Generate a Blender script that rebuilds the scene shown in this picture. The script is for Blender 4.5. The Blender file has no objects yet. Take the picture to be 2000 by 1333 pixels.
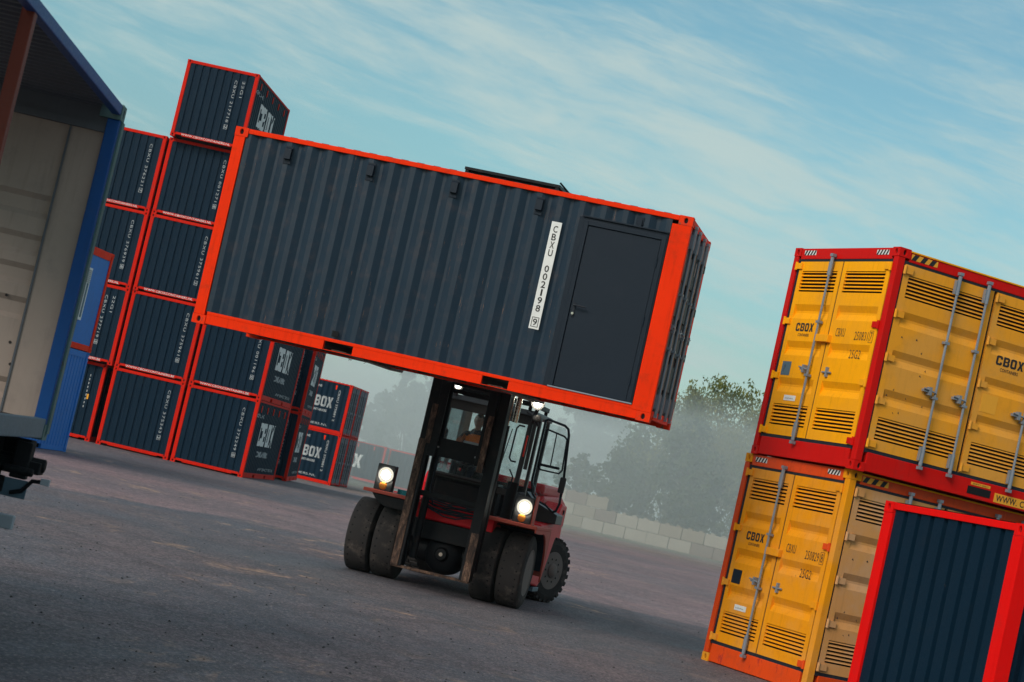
import bpy, bmesh, math, random
from mathutils import Vector, Matrix, noise as mnoise
random.seed(7)
R = math.radians
PI = math.pi
scene = bpy.context.scene
COL = scene.collection

# ------------------------------------------------------------------ camera
PITCH, ROLL, CAMH = 0.0683, 0.2267, 1.737
cd = bpy.data.cameras.new('camera')
cam = bpy.data.objects.new('camera', cd)
COL.objects.link(cam)
_d = Vector((0, math.cos(PITCH), math.sin(PITCH)))
_u = Vector((0, -math.sin(PITCH), math.cos(PITCH)))
_r = Vector((1, 0, 0))
_r2 = math.cos(ROLL) * _r + math.sin(ROLL) * _u
_u2 = -math.sin(ROLL) * _r + math.cos(ROLL) * _u
cam.matrix_world = Matrix(((_r2.x, _u2.x, -_d.x, 0), (_r2.y, _u2.y, -_d.y, 0),
                           (_r2.z, _u2.z, -_d.z, CAMH), (0, 0, 0, 1)))
cd.sensor_width = 36
cd.lens = 4004.2 / 2000 * 36
cd.clip_start = 0.1
cd.clip_end = 6000
cd.dof.use_dof = True
cd.dof.focus_distance = 28
cd.dof.aperture_fstop = 5.6
scene.camera = cam

# ------------------------------------------------------------------ render settings
scene.view_settings.view_transform = 'Standard'
scene.view_settings.look = 'None'
scene.view_settings.exposure = 0.0
scene.view_settings.gamma = 1
scene.cycles.use_denoising = True
scene.cycles.denoising_prefilter = 'ACCURATE'
scene.cycles.max_bounces = 8
scene.cycles.volume_bounces = 2
scene.cycles.transparent_max_bounces = 16

# ------------------------------------------------------------------ sun
SUN_EL, SUN_AZ = 31.0, 217.0      # azimuth measured clockwise from +Y (north)
sl = bpy.data.lights.new('sun', 'SUN')
sl.energy = 2.15
sl.angle = R(26)
sl.color = (1.0, 0.93, 0.84)
sun = bpy.data.objects.new('sun', sl)
COL.objects.link(sun)
_sd = Vector((math.sin(R(SUN_AZ)) * math.cos(R(SUN_EL)), math.cos(R(SUN_AZ)) * math.cos(R(SUN_EL)), math.sin(R(SUN_EL))))
sun.rotation_euler = _sd.to_track_quat('Z', 'Y').to_euler()
sun.location = (-20, -10, 30)

# ------------------------------------------------------------------ node helper
class NT:
    def __init__(s, nt):
        s.nt = nt
        s.n = nt.nodes
        s.l = nt.links
    def node(s, typ, ins=None, **kw):
        nd = s.n.new(typ)
        for k, v in kw.items():
            setattr(nd, k, v)
        if ins:
            for k, v in ins.items():
                if isinstance(v, bpy.types.NodeSocket):
                    s.l.new(v, nd.inputs[k])
                else:
                    nd.inputs[k].default_value = v
        return nd
    def math(s, op, a, b=0.0, c=None, clamp=False):
        nd = s.n.new('ShaderNodeMath')
        nd.operation = op
        nd.use_clamp = clamp
        for i, v in enumerate((a, b, c)):
            if v is None:
                continue
            if isinstance(v, bpy.types.NodeSocket):
                s.l.new(v, nd.inputs[i])
            else:
                nd.inputs[i].default_value = v
        return nd.outputs[0]
    def mix(s, fac, a, b, blend='MIX'):
        nd = s.n.new('ShaderNodeMix')
        nd.data_type = 'RGBA'
        nd.blend_type = blend
        for k, v in ((0, fac), (6, a), (7, b)):
            if isinstance(v, bpy.types.NodeSocket):
                s.l.new(v, nd.inputs[k])
            else:
                nd.inputs[k].default_value = v if k == 0 else (tuple(v) + (1,) if len(v) == 3 else v)
        return nd.outputs[2]
    def noise(s, vec, scale, detail=4, rough=0.55, dist=0.0):
        nd = s.node('ShaderNodeTexNoise', {'Scale': scale, 'Detail': detail, 'Roughness': rough, 'Distortion': dist})
        s.l.new(vec, nd.inputs['Vector'])
        return nd.outputs[0]
    def ramp(s, fac, stops):
        nd = s.n.new('ShaderNodeValToRGB')
        el = nd.color_ramp.elements
        while len(el) < len(stops):
            el.new(0.5)
        for e, (p, c) in zip(el, stops):
            e.position = p
            e.color = tuple(c) + (1,) if len(c) == 3 else c
        s.l.new(fac, nd.inputs[0])
        return nd.outputs[0]
    def rng(s, v, a, b, c=0.0, d=1.0, interp='SMOOTHSTEP'):
        nd = s.node('ShaderNodeMapRange', {'From Min': a, 'From Max': b, 'To Min': c, 'To Max': d}, interpolation_type=interp)
        s.l.new(v, nd.inputs['Value'])
        return nd.outputs[0]
    def mapping(s, vec, scale=(1, 1, 1), rot=(0, 0, 0), loc=(0, 0, 0)):
        nd = s.node('ShaderNodeMapping', {'Scale': scale, 'Rotation': rot, 'Location': loc})
        s.l.new(vec, nd.inputs['Vector'])
        return nd.outputs[0]

# ------------------------------------------------------------------ world: sky with thin streaked cloud
w = bpy.data.worlds.new('World')
scene.world = w
w.use_nodes = True
t = NT(w.node_tree)
t.n.clear()
sky = t.node('ShaderNodeTexSky', sky_type='NISHITA', sun_disc=False, sun_elevation=R(SUN_EL), sun_rotation=R(SUN_AZ),
             altitude=50, air_density=1.2, dust_density=1.0, ozone_density=2.5)
tc = t.node('ShaderNodeTexCoord').outputs['Generated']
sep = t.node('ShaderNodeSeparateXYZ', {0: tc})
X, Y, Z = sep.outputs
# azimuth / elevation of the view direction
az = t.math('ARCTAN2', X, Y)
el = t.math('ARCSINE', Z)
tint = t.ramp(el, [(0.0, (0.84, 1.10, 1.15)), (0.08, (0.66, 0.86, 0.86)), (0.16, (0.79, 1.04, 0.94)), (0.26, (0.79, 1.05, 0.94)), (0.5, (2.6, 2.0, 1.35)), (1.0, (3.0, 2.25, 1.5))])
base = t.mix(1.0, sky.outputs[0], tint, 'MULTIPLY')
cv = t.node('ShaderNodeCombineXYZ', {0: az, 1: el, 2: 0.0}).outputs[0]
cvr = t.mapping(cv, rot=(0, 0, R(8)))
warp = t.node('ShaderNodeTexNoise', {'Vector': t.mapping(cvr, scale=(3, 9, 1)), 'Scale': 2.0, 'Detail': 3.0}).outputs['Color']
wv = t.node('ShaderNodeVectorMath', {0: warp, 1: (0.5, 0.5, 0.5)}, operation='SUBTRACT').outputs[0]
wv = t.node('ShaderNodeVectorMath', {0: wv}, operation='SCALE')
wv.inputs['Scale'].default_value = 0.022
cvw = t.node('ShaderNodeVectorMath', {0: cvr, 1: wv.outputs[0]}, operation='ADD').outputs[0]
big = t.noise(t.mapping(cvw, scale=(3.5, 15, 1), loc=(3.1, 1.7, 0)), 1.0, 2, 0.5)
fine = t.noise(t.mapping(cvw, scale=(9, 60, 1), loc=(0.4, 0.2, 0)), 1.0, 8, 0.62, 0.3)
wisp = t.noise(t.mapping(cvw, scale=(30, 150, 1)), 1.0, 6, 0.65, 0.6)
m = t.math('ADD', t.math('MULTIPLY', big, 0.52), t.math('MULTIPLY', fine, 0.62))
m = t.math('ADD', m, t.math('MULTIPLY', wisp, 0.20))
m = t.math('ADD', m, t.rng(az, -0.02, -0.22, 0.0, 0.035))
m = t.math('ADD', m, t.rng(az, 0.04, 0.22, 0.0, -0.035))
cl = t.rng(m, 0.545, 0.86, 0.0, 0.80)
ccol = t.ramp(el, [(0.0, (4.2, 5.2, 5.2)), (0.15, (5.1, 6.1, 5.8)), (0.3, (4.8, 5.9, 5.8))])
# broad darker blue-grey veil low on the left
veil = t.math('MULTIPLY', t.rng(az, -0.02, -0.20), t.rng(el, 0.24, 0.08))
base = t.mix(t.math('MULTIPLY', veil, 0.3), base, (2.4, 3.9, 4.4))
skyc = t.mix(cl, base, ccol)
bg = t.node('ShaderNodeBackground', {'Color': skyc, 'Strength': 0.105})
out = t.node('ShaderNodeOutputWorld', {'Surface': bg.outputs[0]})

# ------------------------------------------------------------------ materials
def new_mat(name):
    m = bpy.data.materials.new(name)
    m.use_nodes = True
    t = NT(m.node_tree)
    t.n.clear()
    return m, t
def finish(t, bsdf):
    t.node('ShaderNodeOutputMaterial', {'Surface': bsdf})
def paint(name, col, rough=0.42, var=0.12, wear=None, wear_amt=0.0, streak=0.15, bump=0.15, metallic=0.0, dirt=(0.06, 0.05, 0.045), dirt_amt=0.25, fade=None, fade_amt=0.0, scratch=0.0, coat=0.0, spec=0.25):
    m, t = new_mat(name)
    oc = t.node('ShaderNodeTexCoord').outputs['Object']
    rnd = t.node('ShaderNodeObjectInfo').outputs['Random']
    off = t.node('ShaderNodeCombineXYZ', {0: t.math('MULTIPLY', rnd, 37.0), 1: t.math('MULTIPLY', rnd, 11.0), 2: 0.0}).outputs[0]
    v = t.node('ShaderNodeVectorMath', {0: oc, 1: off}, operation='ADD').outputs[0]
    n1 = t.noise(v, 1.3, 5, 0.6)
    n2 = t.noise(t.mapping(v, scale=(9, 9, 0.7)), 2.0, 5, 0.65)
    n3 = t.noise(v, 55, 3, 0.6)
    c = t.mix(t.rng(n1, 0.3, 0.7, 0, var), col, tuple(x * 0.72 for x in col))
    if fade is not None:
        c = t.mix(t.math('MULTIPLY', t.rng(n1, 0.42, 0.62), fade_amt), c, fade)
    c = t.mix(t.rng(n2, 0.5, 0.8, 0, streak), c, tuple(x * 0.45 + 0.001 for x in col))
    d = t.math('MULTIPLY', t.rng(t.noise(v, 4.5, 6, 0.7), 0.5, 0.78), dirt_amt)
    c = t.mix(d, c, dirt)
    rv = t.rng(n3, 0.3, 0.7, rough - 0.06, rough + 0.08)
    if wear is not None and wear_amt > 0:
        wm = t.rng(t.noise(t.mapping(v, scale=(1, 1, 0.55)), 7, 8, 0.72), 0.72 - wear_amt * 0.25, 0.78 - wear_amt * 0.2)
        c = t.mix(wm, c, wear)
        rv = t.math('ADD', rv, t.math('MULTIPLY', wm, 0.25))
    if scratch > 0:
        sn = t.noise(t.mapping(v, scale=(16, 16, 0.55)), 6.0, 5, 0.75)
        sp = t.noise(t.mapping(v, scale=(0.7, 0.7, 0.9)), 1.2, 2, 0.5)
        sm = t.math('MULTIPLY', t.rng(sn, 0.64, 0.69), t.rng(sp, 0.50, 0.60))
        c = t.mix(t.math('MULTIPLY', sm, scratch), c, (0.42, 0.22, 0.12))
    bh = t.math('ADD', t.math('MULTIPLY', n3, 0.3), t.math('MULTIPLY', t.noise(v, 3.0, 3, 0.5), 1.6))
    b = t.node('ShaderNodeBump', {'Strength': bump, 'Distance': 0.01, 'Height': bh})
    p = t.node('ShaderNodeBsdfPrincipled', {'Base Color': c, 'Roughness': rv, 'Metallic': metallic, 'Specular IOR Level': spec, 'Normal': b.outputs[0], 'Coat Weight': coat})
    finish(t, p.outputs[0])
    return m
def emis(name, col, st):
    m, t = new_mat(name)
    e = t.node('ShaderNodeEmission', {'Color': tuple(col) + (1,), 'Strength': st})
    finish(t, e.outputs[0])
    return m
MAT = dict(
    red=paint('red_orange_paint', (0.82, 0.030, 0.0005), 0.60, 0.30, (0.20, 0.085, 0.05), 0.26, 0.40, dirt=(0.36, 0.03, 0.01), dirt_amt=0.55, spec=0.08),
    deepred=paint('deep_red_paint', (0.58, 0.006, 0.004), 0.55, 0.2, (0.2, 0.06, 0.03), 0.12, 0.25, dirt_amt=0.2, spec=0.1),
    oranged=paint('worn_orange_red_paint', (0.72, 0.065, 0.004), 0.5, 0.3, (0.42, 0.03, 0.02), 0.55, 0.4, dirt_amt=0.35),
    redworn=paint('scraped_red_casting', (0.78, 0.032, 0.002), 0.6, 0.3, (0.16, 0.07, 0.045), 0.62, 0.4, dirt_amt=0.5, spec=0.1),
    pured=paint('signal_red_paint', (0.76, 0.004, 0.003), 0.6, 0.2, (0.40, 0.12, 0.08), 0.14, 0.2, dirt_amt=0.2, spec=0.08),
    stackred=paint('stack_red_paint', (0.58, 0.012, 0.003), 0.6, 0.3, (0.20, 0.07, 0.04), 0.18, 0.25, dirt_amt=0.3, spec=0.08),
    navy=paint('navy_paint', (0.0025, 0.016, 0.034), 0.5, 0.3, (0.05, 0.045, 0.045), 0.05, 0.25, dirt_amt=0.25, dirt=(0.014, 0.022, 0.032), bump=0.25, spec=0.10),
    navylift=paint('worn_navy_paint', (0.012, 0.027, 0.047), 0.38, 0.3, (0.07, 0.06, 0.058), 0.10, 0.35, dirt_amt=0.6, dirt=(0.062, 0.050, 0.054), bump=0.35, scratch=0.85),
    charcoal=paint('charcoal_door_paint', (0.010, 0.018, 0.030), 0.5, 0.2, None, 0, 0.15, dirt_amt=0.25, dirt=(0.020, 0.026, 0.040), bump=0.2, spec=0.15),
    yellow=paint('yellow_paint', (0.96, 0.40, 0.002), 0.6, 0.3, (0.16, 0.08, 0.04), 0.16, 0.32, dirt_amt=0.22, dirt=(0.50, 0.19, 0.01), fade=(0.84, 0.36, 0.02), fade_amt=0.5, spec=0.1),
    yellowside=paint('faded_yellow_paint', (0.80, 0.33, 0.022), 0.6, 0.25, (0.16, 0.08, 0.04), 0.14, 0.22, dirt_amt=0.3, dirt=(0.42, 0.17, 0.02), fade=(0.66, 0.32, 0.07), fade_amt=0.6, spec=0.12),
    yellowworn=paint('worn_amber_paint', (0.80, 0.30, 0.006), 0.6, 0.35, (0.20, 0.08, 0.03), 0.22, 0.3, dirt_amt=0.5, dirt=(0.55, 0.16, 0.01), fade=(0.72, 0.32, 0.07), fade_amt=0.5, spec=0.1),
    chalk=paint('chalky_pink_yellow_paint', (0.60, 0.29, 0.10), 0.6, 0.35, (0.20, 0.10, 0.06), 0.22, 0.3, dirt_amt=0.5, dirt=(0.55, 0.28, 0.05), fade=(0.55, 0.34, 0.20), fade_amt=0.6, spec=0.12),
    steel=paint('galvanised_steel', (0.25, 0.28, 0.33), 0.42, 0.3, (0.22, 0.12, 0.08), 0.15, 0.2, metallic=0.35),
    black=paint('black_rubber_seal', (0.012, 0.018, 0.028), 0.6, 0.3, dirt_amt=0.3),
    hole=paint('dark_recess', (0.006, 0.007, 0.009), 0.8, 0.1, dirt_amt=0.0),
    white=paint('white_lettering', (0.72, 0.74, 0.74), 0.55, 0.2, dirt_amt=0.35, dirt=(0.3, 0.3, 0.3)),
    dullwhite=paint('dull_white_lettering', (0.36, 0.39, 0.41), 0.6, 0.3, dirt_amt=0.5, dirt=(0.12, 0.14, 0.16)),
    ink=paint('black_lettering', (0.02, 0.02, 0.022), 0.55, 0.2, dirt_amt=0.1),
    sticker=paint('amber_sticker', (0.80, 0.36, 0.03), 0.5, 0.15, dirt_amt=0.3, dirt=(0.3, 0.12, 0.03)),
    under=paint('rusty_underside', (0.035, 0.03, 0.03), 0.8, 0.3, (0.10, 0.05, 0.03), 0.4, 0.3, dirt_amt=0.4),
    blue=paint('blue_paint', (0.001, 0.14, 0.52), 0.5, 0.25, (0.22, 0.26, 0.25), 0.1, 0.25, dirt_amt=0.2),
    bluedeep=paint('worn_blue_paint', (0.001, 0.062, 0.25), 0.5, 0.35, (0.10, 0.22, 0.24), 0.18, 0.35, dirt_amt=0.25),
    greenrust=paint('weathered_green_white_edge', (0.10, 0.18, 0.18), 0.6, 0.4, (0.12, 0.055, 0.03), 0.6, 0.4, dirt_amt=0.4),
    inner=paint('pale_grey_liner', (0.36, 0.285, 0.25), 0.6, 0.3, (0.22, 0.13, 0.09), 0.12, 0.4, dirt_amt=0.6, dirt=(0.24, 0.2, 0.19)),
    ceilin=paint('dull_roof_sheet', (0.10, 0.11, 0.13), 0.55, 0.35, dirt_amt=0.3),
    rustpost=paint('red_primer_post', (0.17, 0.035, 0.022), 0.6, 0.4, (0.09, 0.04, 0.03), 0.4, 0.3, dirt_amt=0.3),
    greyrail=paint('blue_grey_rail', (0.09, 0.15, 0.20), 0.5, 0.4, (0.05, 0.07, 0.10), 0.45, 0.4, dirt_amt=0.4),
    alu=paint('brushed_aluminium', (0.34, 0.38, 0.43), 0.5, 0.2, metallic=0.0, dirt_amt=0.3),
    tyre=paint('worn_tyre_rubber', (0.034, 0.031, 0.032), 0.85, 0.35, (0.14, 0.115, 0.105), 0.35, 0.1, dirt_amt=0.9, dirt=(0.12, 0.095, 0.085), bump=0.8),
    rim=paint('dusty_wheel_rim', (0.17, 0.145, 0.14), 0.65, 0.4, (0.17, 0.12, 0.09), 0.5, 0.2, dirt_amt=0.6, dirt=(0.19, 0.14, 0.11)),
    truckred=paint('forklift_red_paint', (0.66, 0.006, 0.016), 0.42, 0.25, (0.25, 0.08, 0.06), 0.12, 0.15, dirt_amt=0.2, dirt=(0.28, 0.06, 0.05), spec=0.2),
    dustyred=paint('dusty_red_fender_paint', (0.50, 0.085, 0.06), 0.6, 0.35, (0.30, 0.17, 0.12), 0.4, 0.2, dirt_amt=0.5, dirt=(0.36, 0.17, 0.12)),
    mast=paint('greasy_black_mast', (0.009, 0.010, 0.013), 0.5, 0.35, (0.06, 0.034, 0.024), 0.28, 0.4, dirt_amt=0.4, dirt=(0.05, 0.032, 0.026), bump=0.4, spec=0.15),
    mastface=paint('rubbed_rusty_mast_face', (0.085, 0.048, 0.038), 0.6, 0.6, (0.30, 0.19, 0.13), 0.62, 0.7, dirt_amt=0.95, dirt=(0.022, 0.017, 0.018), bump=0.6, spec=0.15),
    cab=paint('dark_grey_cab_paint', (0.045, 0.045, 0.05), 0.42, 0.3, dirt_amt=0.35, dirt=(0.10, 0.085, 0.08)),
    palepillar=paint('lit_pillar_pale_plug', (0.62, 0.52, 0.44), 0.5, 0.2, dirt_amt=0.2),  # pale tone paints in light on the rear pillar; plain colour on the plug
    chrome=paint('oiled_steel_rod', (0.55, 0.53, 0.50), 0.22, 0.2, metallic=0.9, dirt_amt=0.2),
    fabric=paint('dark_seat_fabric', (0.03, 0.032, 0.036), 0.85, 0.2),
    skin=paint('skin', (0.42, 0.23, 0.16), 0.5, 0.1, dirt_amt=0.05, bump=0.03),
    hair=paint('dark_hair', (0.018, 0.014, 0.012), 0.7, 0.2),
    hivis=paint('orange_work_fabric', (1.0, 0.24, 0.03), 0.8, 0.15, dirt_amt=0.1),
    navycloth=paint('navy_work_fabric', (0.02, 0.025, 0.04), 0.85, 0.15, dirt_amt=0.1),
    reflective=paint('grey_reflective_tape', (0.5, 0.52, 0.54), 0.45, 0.1, dirt_amt=0.1),
    teal=paint('teal_strap_webbing', (0.02, 0.20, 0.24), 0.8, 0.2),
    orange=paint('orange_strap_webbing', (0.80, 0.16, 0.02), 0.8, 0.2),
    amber=paint('amber_indicator_lens', (0.60, 0.20, 0.03), 0.25, 0.1, dirt_amt=0.2, dirt=(0.25, 0.12, 0.06)),
    redlens=paint('red_reflector', (0.6, 0.03, 0.02), 0.3, 0.1),
)
def mast_face_mat():
    m, t = new_mat('rubbed_mast_face')
    oc = t.node('ShaderNodeTexCoord').outputs['Object']
    a = t.noise(t.mapping(oc, scale=(14, 14, 5)), 1.0, 7, 0.75, 0.5)
    b_ = t.noise(t.mapping(oc, scale=(30, 30, 3)), 1.0, 5, 0.7)
    c = t.ramp(a, [(0.30, (0.012, 0.010, 0.011)), (0.46, (0.055, 0.032, 0.025)), (0.58, (0.15, 0.085, 0.06)), (0.70, (0.34, 0.22, 0.15))])
    c = t.mix(t.rng(b_, 0.50, 0.68, 0, 0.8), c, (0.02, 0.017, 0.018))
    bp = t.node('ShaderNodeBump', {'Strength': 0.5, 'Distance': 0.01, 'Height': a})
    p = t.node('ShaderNodeBsdfPrincipled', {'Base Color': c, 'Roughness': 0.6, 'Specular IOR Level': 0.2, 'Normal': bp.outputs[0]})
    finish(t, p.outputs[0])
    return m
MAT['mastface'] = mast_face_mat()
MAT['lampglow'] = emis('lamp_glow_ring', (1.0, 0.95, 0.76), 0.95)  # emission stands in for the soft halo round each lamp's bright core
MAT['lamp'] = emis('lit_headlamp', (1.0, 0.97, 0.80), 60)
MAT['lampsmall'] = emis('lit_work_lamp', (0.95, 0.97, 0.90), 18)
def glass_mat():
    m, t = new_mat('cab_glass')
    oc = t.node('ShaderNodeTexCoord').outputs['Object']
    dirt = t.rng(t.noise(oc, 6, 6, 0.65), 0.35, 0.8, 0.02, 0.14)
    tr = t.node('ShaderNodeBsdfTransparent', {'Color': (0.94, 0.98, 0.98, 1)})
    gl = t.node('ShaderNodeBsdfGlossy', {'Color': (0.9, 0.95, 1, 1), 'Roughness': 0.04})
    df = t.node('ShaderNodeBsdfDiffuse', {'Color': (0.45, 0.47, 0.47, 1)})
    fr = t.node('ShaderNodeFresnel', {'IOR': 1.45})
    a = t.node('ShaderNodeMixShader', {0: t.math('MULTIPLY', fr.outputs[0], 1.3, clamp=True), 1: tr.outputs[0], 2: gl.outputs[0]})
    b = t.node('ShaderNodeMixShader', {0: dirt, 1: a.outputs[0], 2: df.outputs[0]})
    finish(t, b.outputs[0])
    return m
MAT['glass'] = glass_mat()

# ------------------------------------------------------------------ mesh builder
I4 = Matrix.Identity(4)
class MB:
    def __init__(s, M=None):
        s.v, s.f, s.mi = [], [], []
        s.M = M or I4
        s.idx = 0
    def add(s, vs, fs):
        b = len(s.v)
        M = s.M
        s.v += [tuple(M @ Vector(p)) for p in vs]
        s.f += [tuple(b + i for i in f) for f in fs]
        s.mi += [s.idx] * len(fs)
    def box(s, x0, x1, y0, y1, z0, z1):
        vs = [(x, y, z) for z in (z0, z1) for y in (y0, y1) for x in (x0, x1)]
        s.add(vs, [(0, 2, 3, 1), (4, 5, 7, 6), (0, 1, 5, 4), (2, 6, 7, 3), (0, 4, 6, 2), (1, 3, 7, 5)])
    def quad(s, a, b, c, d):
        s.add([a, b, c, d], [(0, 1, 2, 3)])
    def prism(s, pts, axis, a, b):
        # pts: 2D polygon in the plane perpendicular to axis ('x': (y,z), 'y': (x,z), 'z': (x,y))
        def P(p, q):
            return {'x': (q, p[0], p[1]), 'y': (p[0], q, p[1]), 'z': (p[0], p[1], q)}[axis]
        n = len(pts)
        vs = [P(p, a) for p in pts] + [P(p, b) for p in pts]
        fs = [tuple(range(n)), tuple(range(2 * n - 1, n - 1, -1))]
        fs += [(i, (i + 1) % n, n + (i + 1) % n, n + i) for i in range(n)]
        s.add(vs, fs)
    def tube(s, pts, r, n=8, r2=None, cap=True):
        pts = [Vector(p) for p in pts]
        k = len(pts)
        rings, fs = [], []
        prev = None
        for i, p in enumerate(pts):
            if i == 0: d = pts[1] - p
            elif i == k - 1: d = p - pts[i - 1]
            else: d = (pts[i + 1] - p).normalized() + (p - pts[i - 1]).normalized()
            d.normalize()
            if prev is None:
                a = d.orthogonal().normalized()
            else:
                a = (prev - d * prev.dot(d))
                a = a.normalized() if a.length > 1e-6 else d.orthogonal().normalized()
            prev = a
            b = d.cross(a)
            rr = r if r2 is None else r + (r2 - r) * i / (k - 1)
            rings += [tuple(p + (a * math.cos(2 * PI * j / n) + b * math.sin(2 * PI * j / n)) * rr) for j in range(n)]
        for i in range(k - 1):
            for j in range(n):
                fs.append((i * n + j, i * n + (j + 1) % n, (i + 1) * n + (j + 1) % n, (i + 1) * n + j))
        if cap:
            fs.append(tuple(range(n - 1, -1, -1)))
            fs.append(tuple((k - 1) * n + j for j in range(n)))
        s.add(rings, fs)
    def lathe(s, prof, c, axis='x', n=32):
        # prof: list of (radius, offset along axis)
        vs, fs = [], []
        k = len(prof)
        for r, h in prof:
            for j in range(n):
                a = 2 * PI * j / n
                u, v = r * math.cos(a), r * math.sin(a)
                p = {'x': (h, u, v), 'y': (u, h, v), 'z': (u, v, h)}[axis]
                vs.append((p[0] + c[0], p[1] + c[1], p[2] + c[2]))
        for i in range(k - 1):
            for j in range(n):
                fs.append((i * n + j, i * n + (j + 1) % n, (i + 1) * n + (j + 1) % n, (i + 1) * n + j))
        if prof[0][0] > 1e-5: fs.append(tuple(range(n)))
        if prof[-1][0] > 1e-5: fs.append(tuple((k - 1) * n + j for j in range(n)))
        s.add(vs, fs)
    def mesh(s, name, mat, smooth=False):
        me = bpy.data.meshes.new(name)
        me.from_pydata(s.v, [], s.f)
        mats = mat if isinstance(mat, (list, tuple)) else [mat]
        for m in mats:
            me.materials.append(MAT[m] if isinstance(m, str) else m)
        me.polygons.foreach_set('material_index', s.mi)
        bm = bmesh.new()
        bm.from_mesh(me)
        bmesh.ops.remove_doubles(bm, verts=bm.verts, dist=1e-5)
        bmesh.ops.recalc_face_normals(bm, faces=bm.faces)
        bm.to_mesh(me)
        bm.free()
        if smooth:
            me.polygons.foreach_set('use_smooth', [True] * len(me.polygons))
        me.update()
        return me
    def build(s, name, mat, parent=None, smooth=False, bevel=0.0, seg=2):
        o = bpy.data.objects.new(name, s.mesh(name, mat, smooth))
        COL.objects.link(o)
        if parent is not None:
            o.parent = parent
        if smooth:
            md = o.modifiers.new('split', 'EDGE_SPLIT')
            md.split_angle = R(38)
        if bevel > 0:
            md = o.modifiers.new('bevel', 'BEVEL')
            md.width = bevel
            md.segments = seg
            md.limit_method = 'ANGLE'
            md.angle_limit = R(40)
        return o
def tag(o, label=None, cat=None, group=None, kind=None):
    if label: o['label'] = label
    if cat: o['category'] = cat
    if group: o['group'] = group
    if kind: o['kind'] = kind
    return o
def empty(name, loc=(0, 0, 0), rot=(0, 0, 0), label=None, cat=None, group=None):
    o = bpy.data.objects.new(name, None)
    COL.objects.link(o)
    o.empty_display_size = 0.2
    o.location = loc
    o.rotation_euler = rot
    return tag(o, label, cat, group)
def copy_tree(o, parent=None):
    c = o.copy()
    COL.objects.link(c)
    if parent is not None: c.parent = parent
    for ch in [x for x in bpy.data.objects if x.parent == o]:
        copy_tree(ch, c)
    return c

# ------------------------------------------------------------------ lettering
_tc = {}
def text_polys(s, size=1.0, bold=0.0, xs=1.0, spacing=1.0):
    key = (s, bold, spacing)
    if key not in _tc:
        cu = bpy.data.curves.new('t', 'FONT')
        cu.body = s
        cu.size = 1.0
        cu.offset = bold
        cu.space_character = spacing
        cu.resolution_u = 3
        ob = bpy.data.objects.new('t', cu)
        COL.objects.link(ob)
        dg = bpy.context.evaluated_depsgraph_get()
        me = ob.evaluated_get(dg).to_mesh()
        vs = [(v.co.x, v.co.y) for v in me.vertices]
        fs = [tuple(p.vertices) for p in me.polygons]
        ob.evaluated_get(dg).to_mesh_clear()
        bpy.data.objects.remove(ob)
        bpy.data.curves.remove(cu)
        x0 = min(v[0] for v in vs); x1 = max(v[0] for v in vs)
        y0 = min(v[1] for v in vs); y1 = max(v[1] for v in vs)
        _tc[key] = ([((a - x0), (b - y0)) for a, b in vs], fs, x1 - x0, y1 - y0)
    vs, fs, wd, ht = _tc[key]
    return vs, fs, wd, ht
LW = 0.66
def logo_polys():
    # plain block letters C B O X, height 1
    T, c, w = 0.21, 0.13, LW
    P = []
    def rect(a, b, x0, x1): return [(x0, a), (x1, a), (x1, b), (x0, b)]
    top = [(c, 1), (w - c, 1), (w, 1 - c), (w, 1 - T), (0, 1 - T), (0, 1 - c)]
    bot = [(0, T), (w, T), (w, c), (w - c, 0), (c, 0), (0, c)]
    topB = [(0, 1), (w - c, 1), (w, 1 - c), (w, 1 - T), (0, 1 - T)]
    botB = [(0, T), (w, T), (w, c), (w - c, 0), (0, 0)]
    C_ = [top, bot, rect(T, 1 - T, 0, T), rect(0.66, 1 - T, w - T, w), rect(T, 0.34, w - T, w)]
    B_ = [topB, botB, rect(T, 1 - T, 0, T), rect(0.57, 1 - T, w - T, w), rect(T, 0.43, w - T, w), rect(0.43, 0.57, T, w - 0.06)]
    O_ = [top, bot, rect(T, 1 - T, 0, T), rect(T, 1 - T, w - T, w)]
    h = w / 2
    X_ = [[(0, 1), (0.24, 1), (h, 0.66), (h - 0.0, 0.5), (h - 0.13, 0.5)], [(h, 0.66), (w - 0.24, 1), (w, 1), (h + 0.13, 0.5), (h, 0.5)],
          [(h + 0.13, 0.5), (w, 0), (w - 0.24, 0), (h, 0.34), (h, 0.5)], [(h, 0.34), (0.24, 0), (0, 0), (h - 0.13, 0.5), (h, 0.5)]]
    vs, fs = [], []
    x = 0
    for L in (C_, B_, O_, X_):
        for p in L:
            b = len(vs)
            vs += [(q[0] + x, q[1]) for q in p]
            fs.append(tuple(range(b, b + len(p))))
        x += w + 0.13
    return vs, fs, x - 0.13, 1.0
LOGO = logo_polys()
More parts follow.
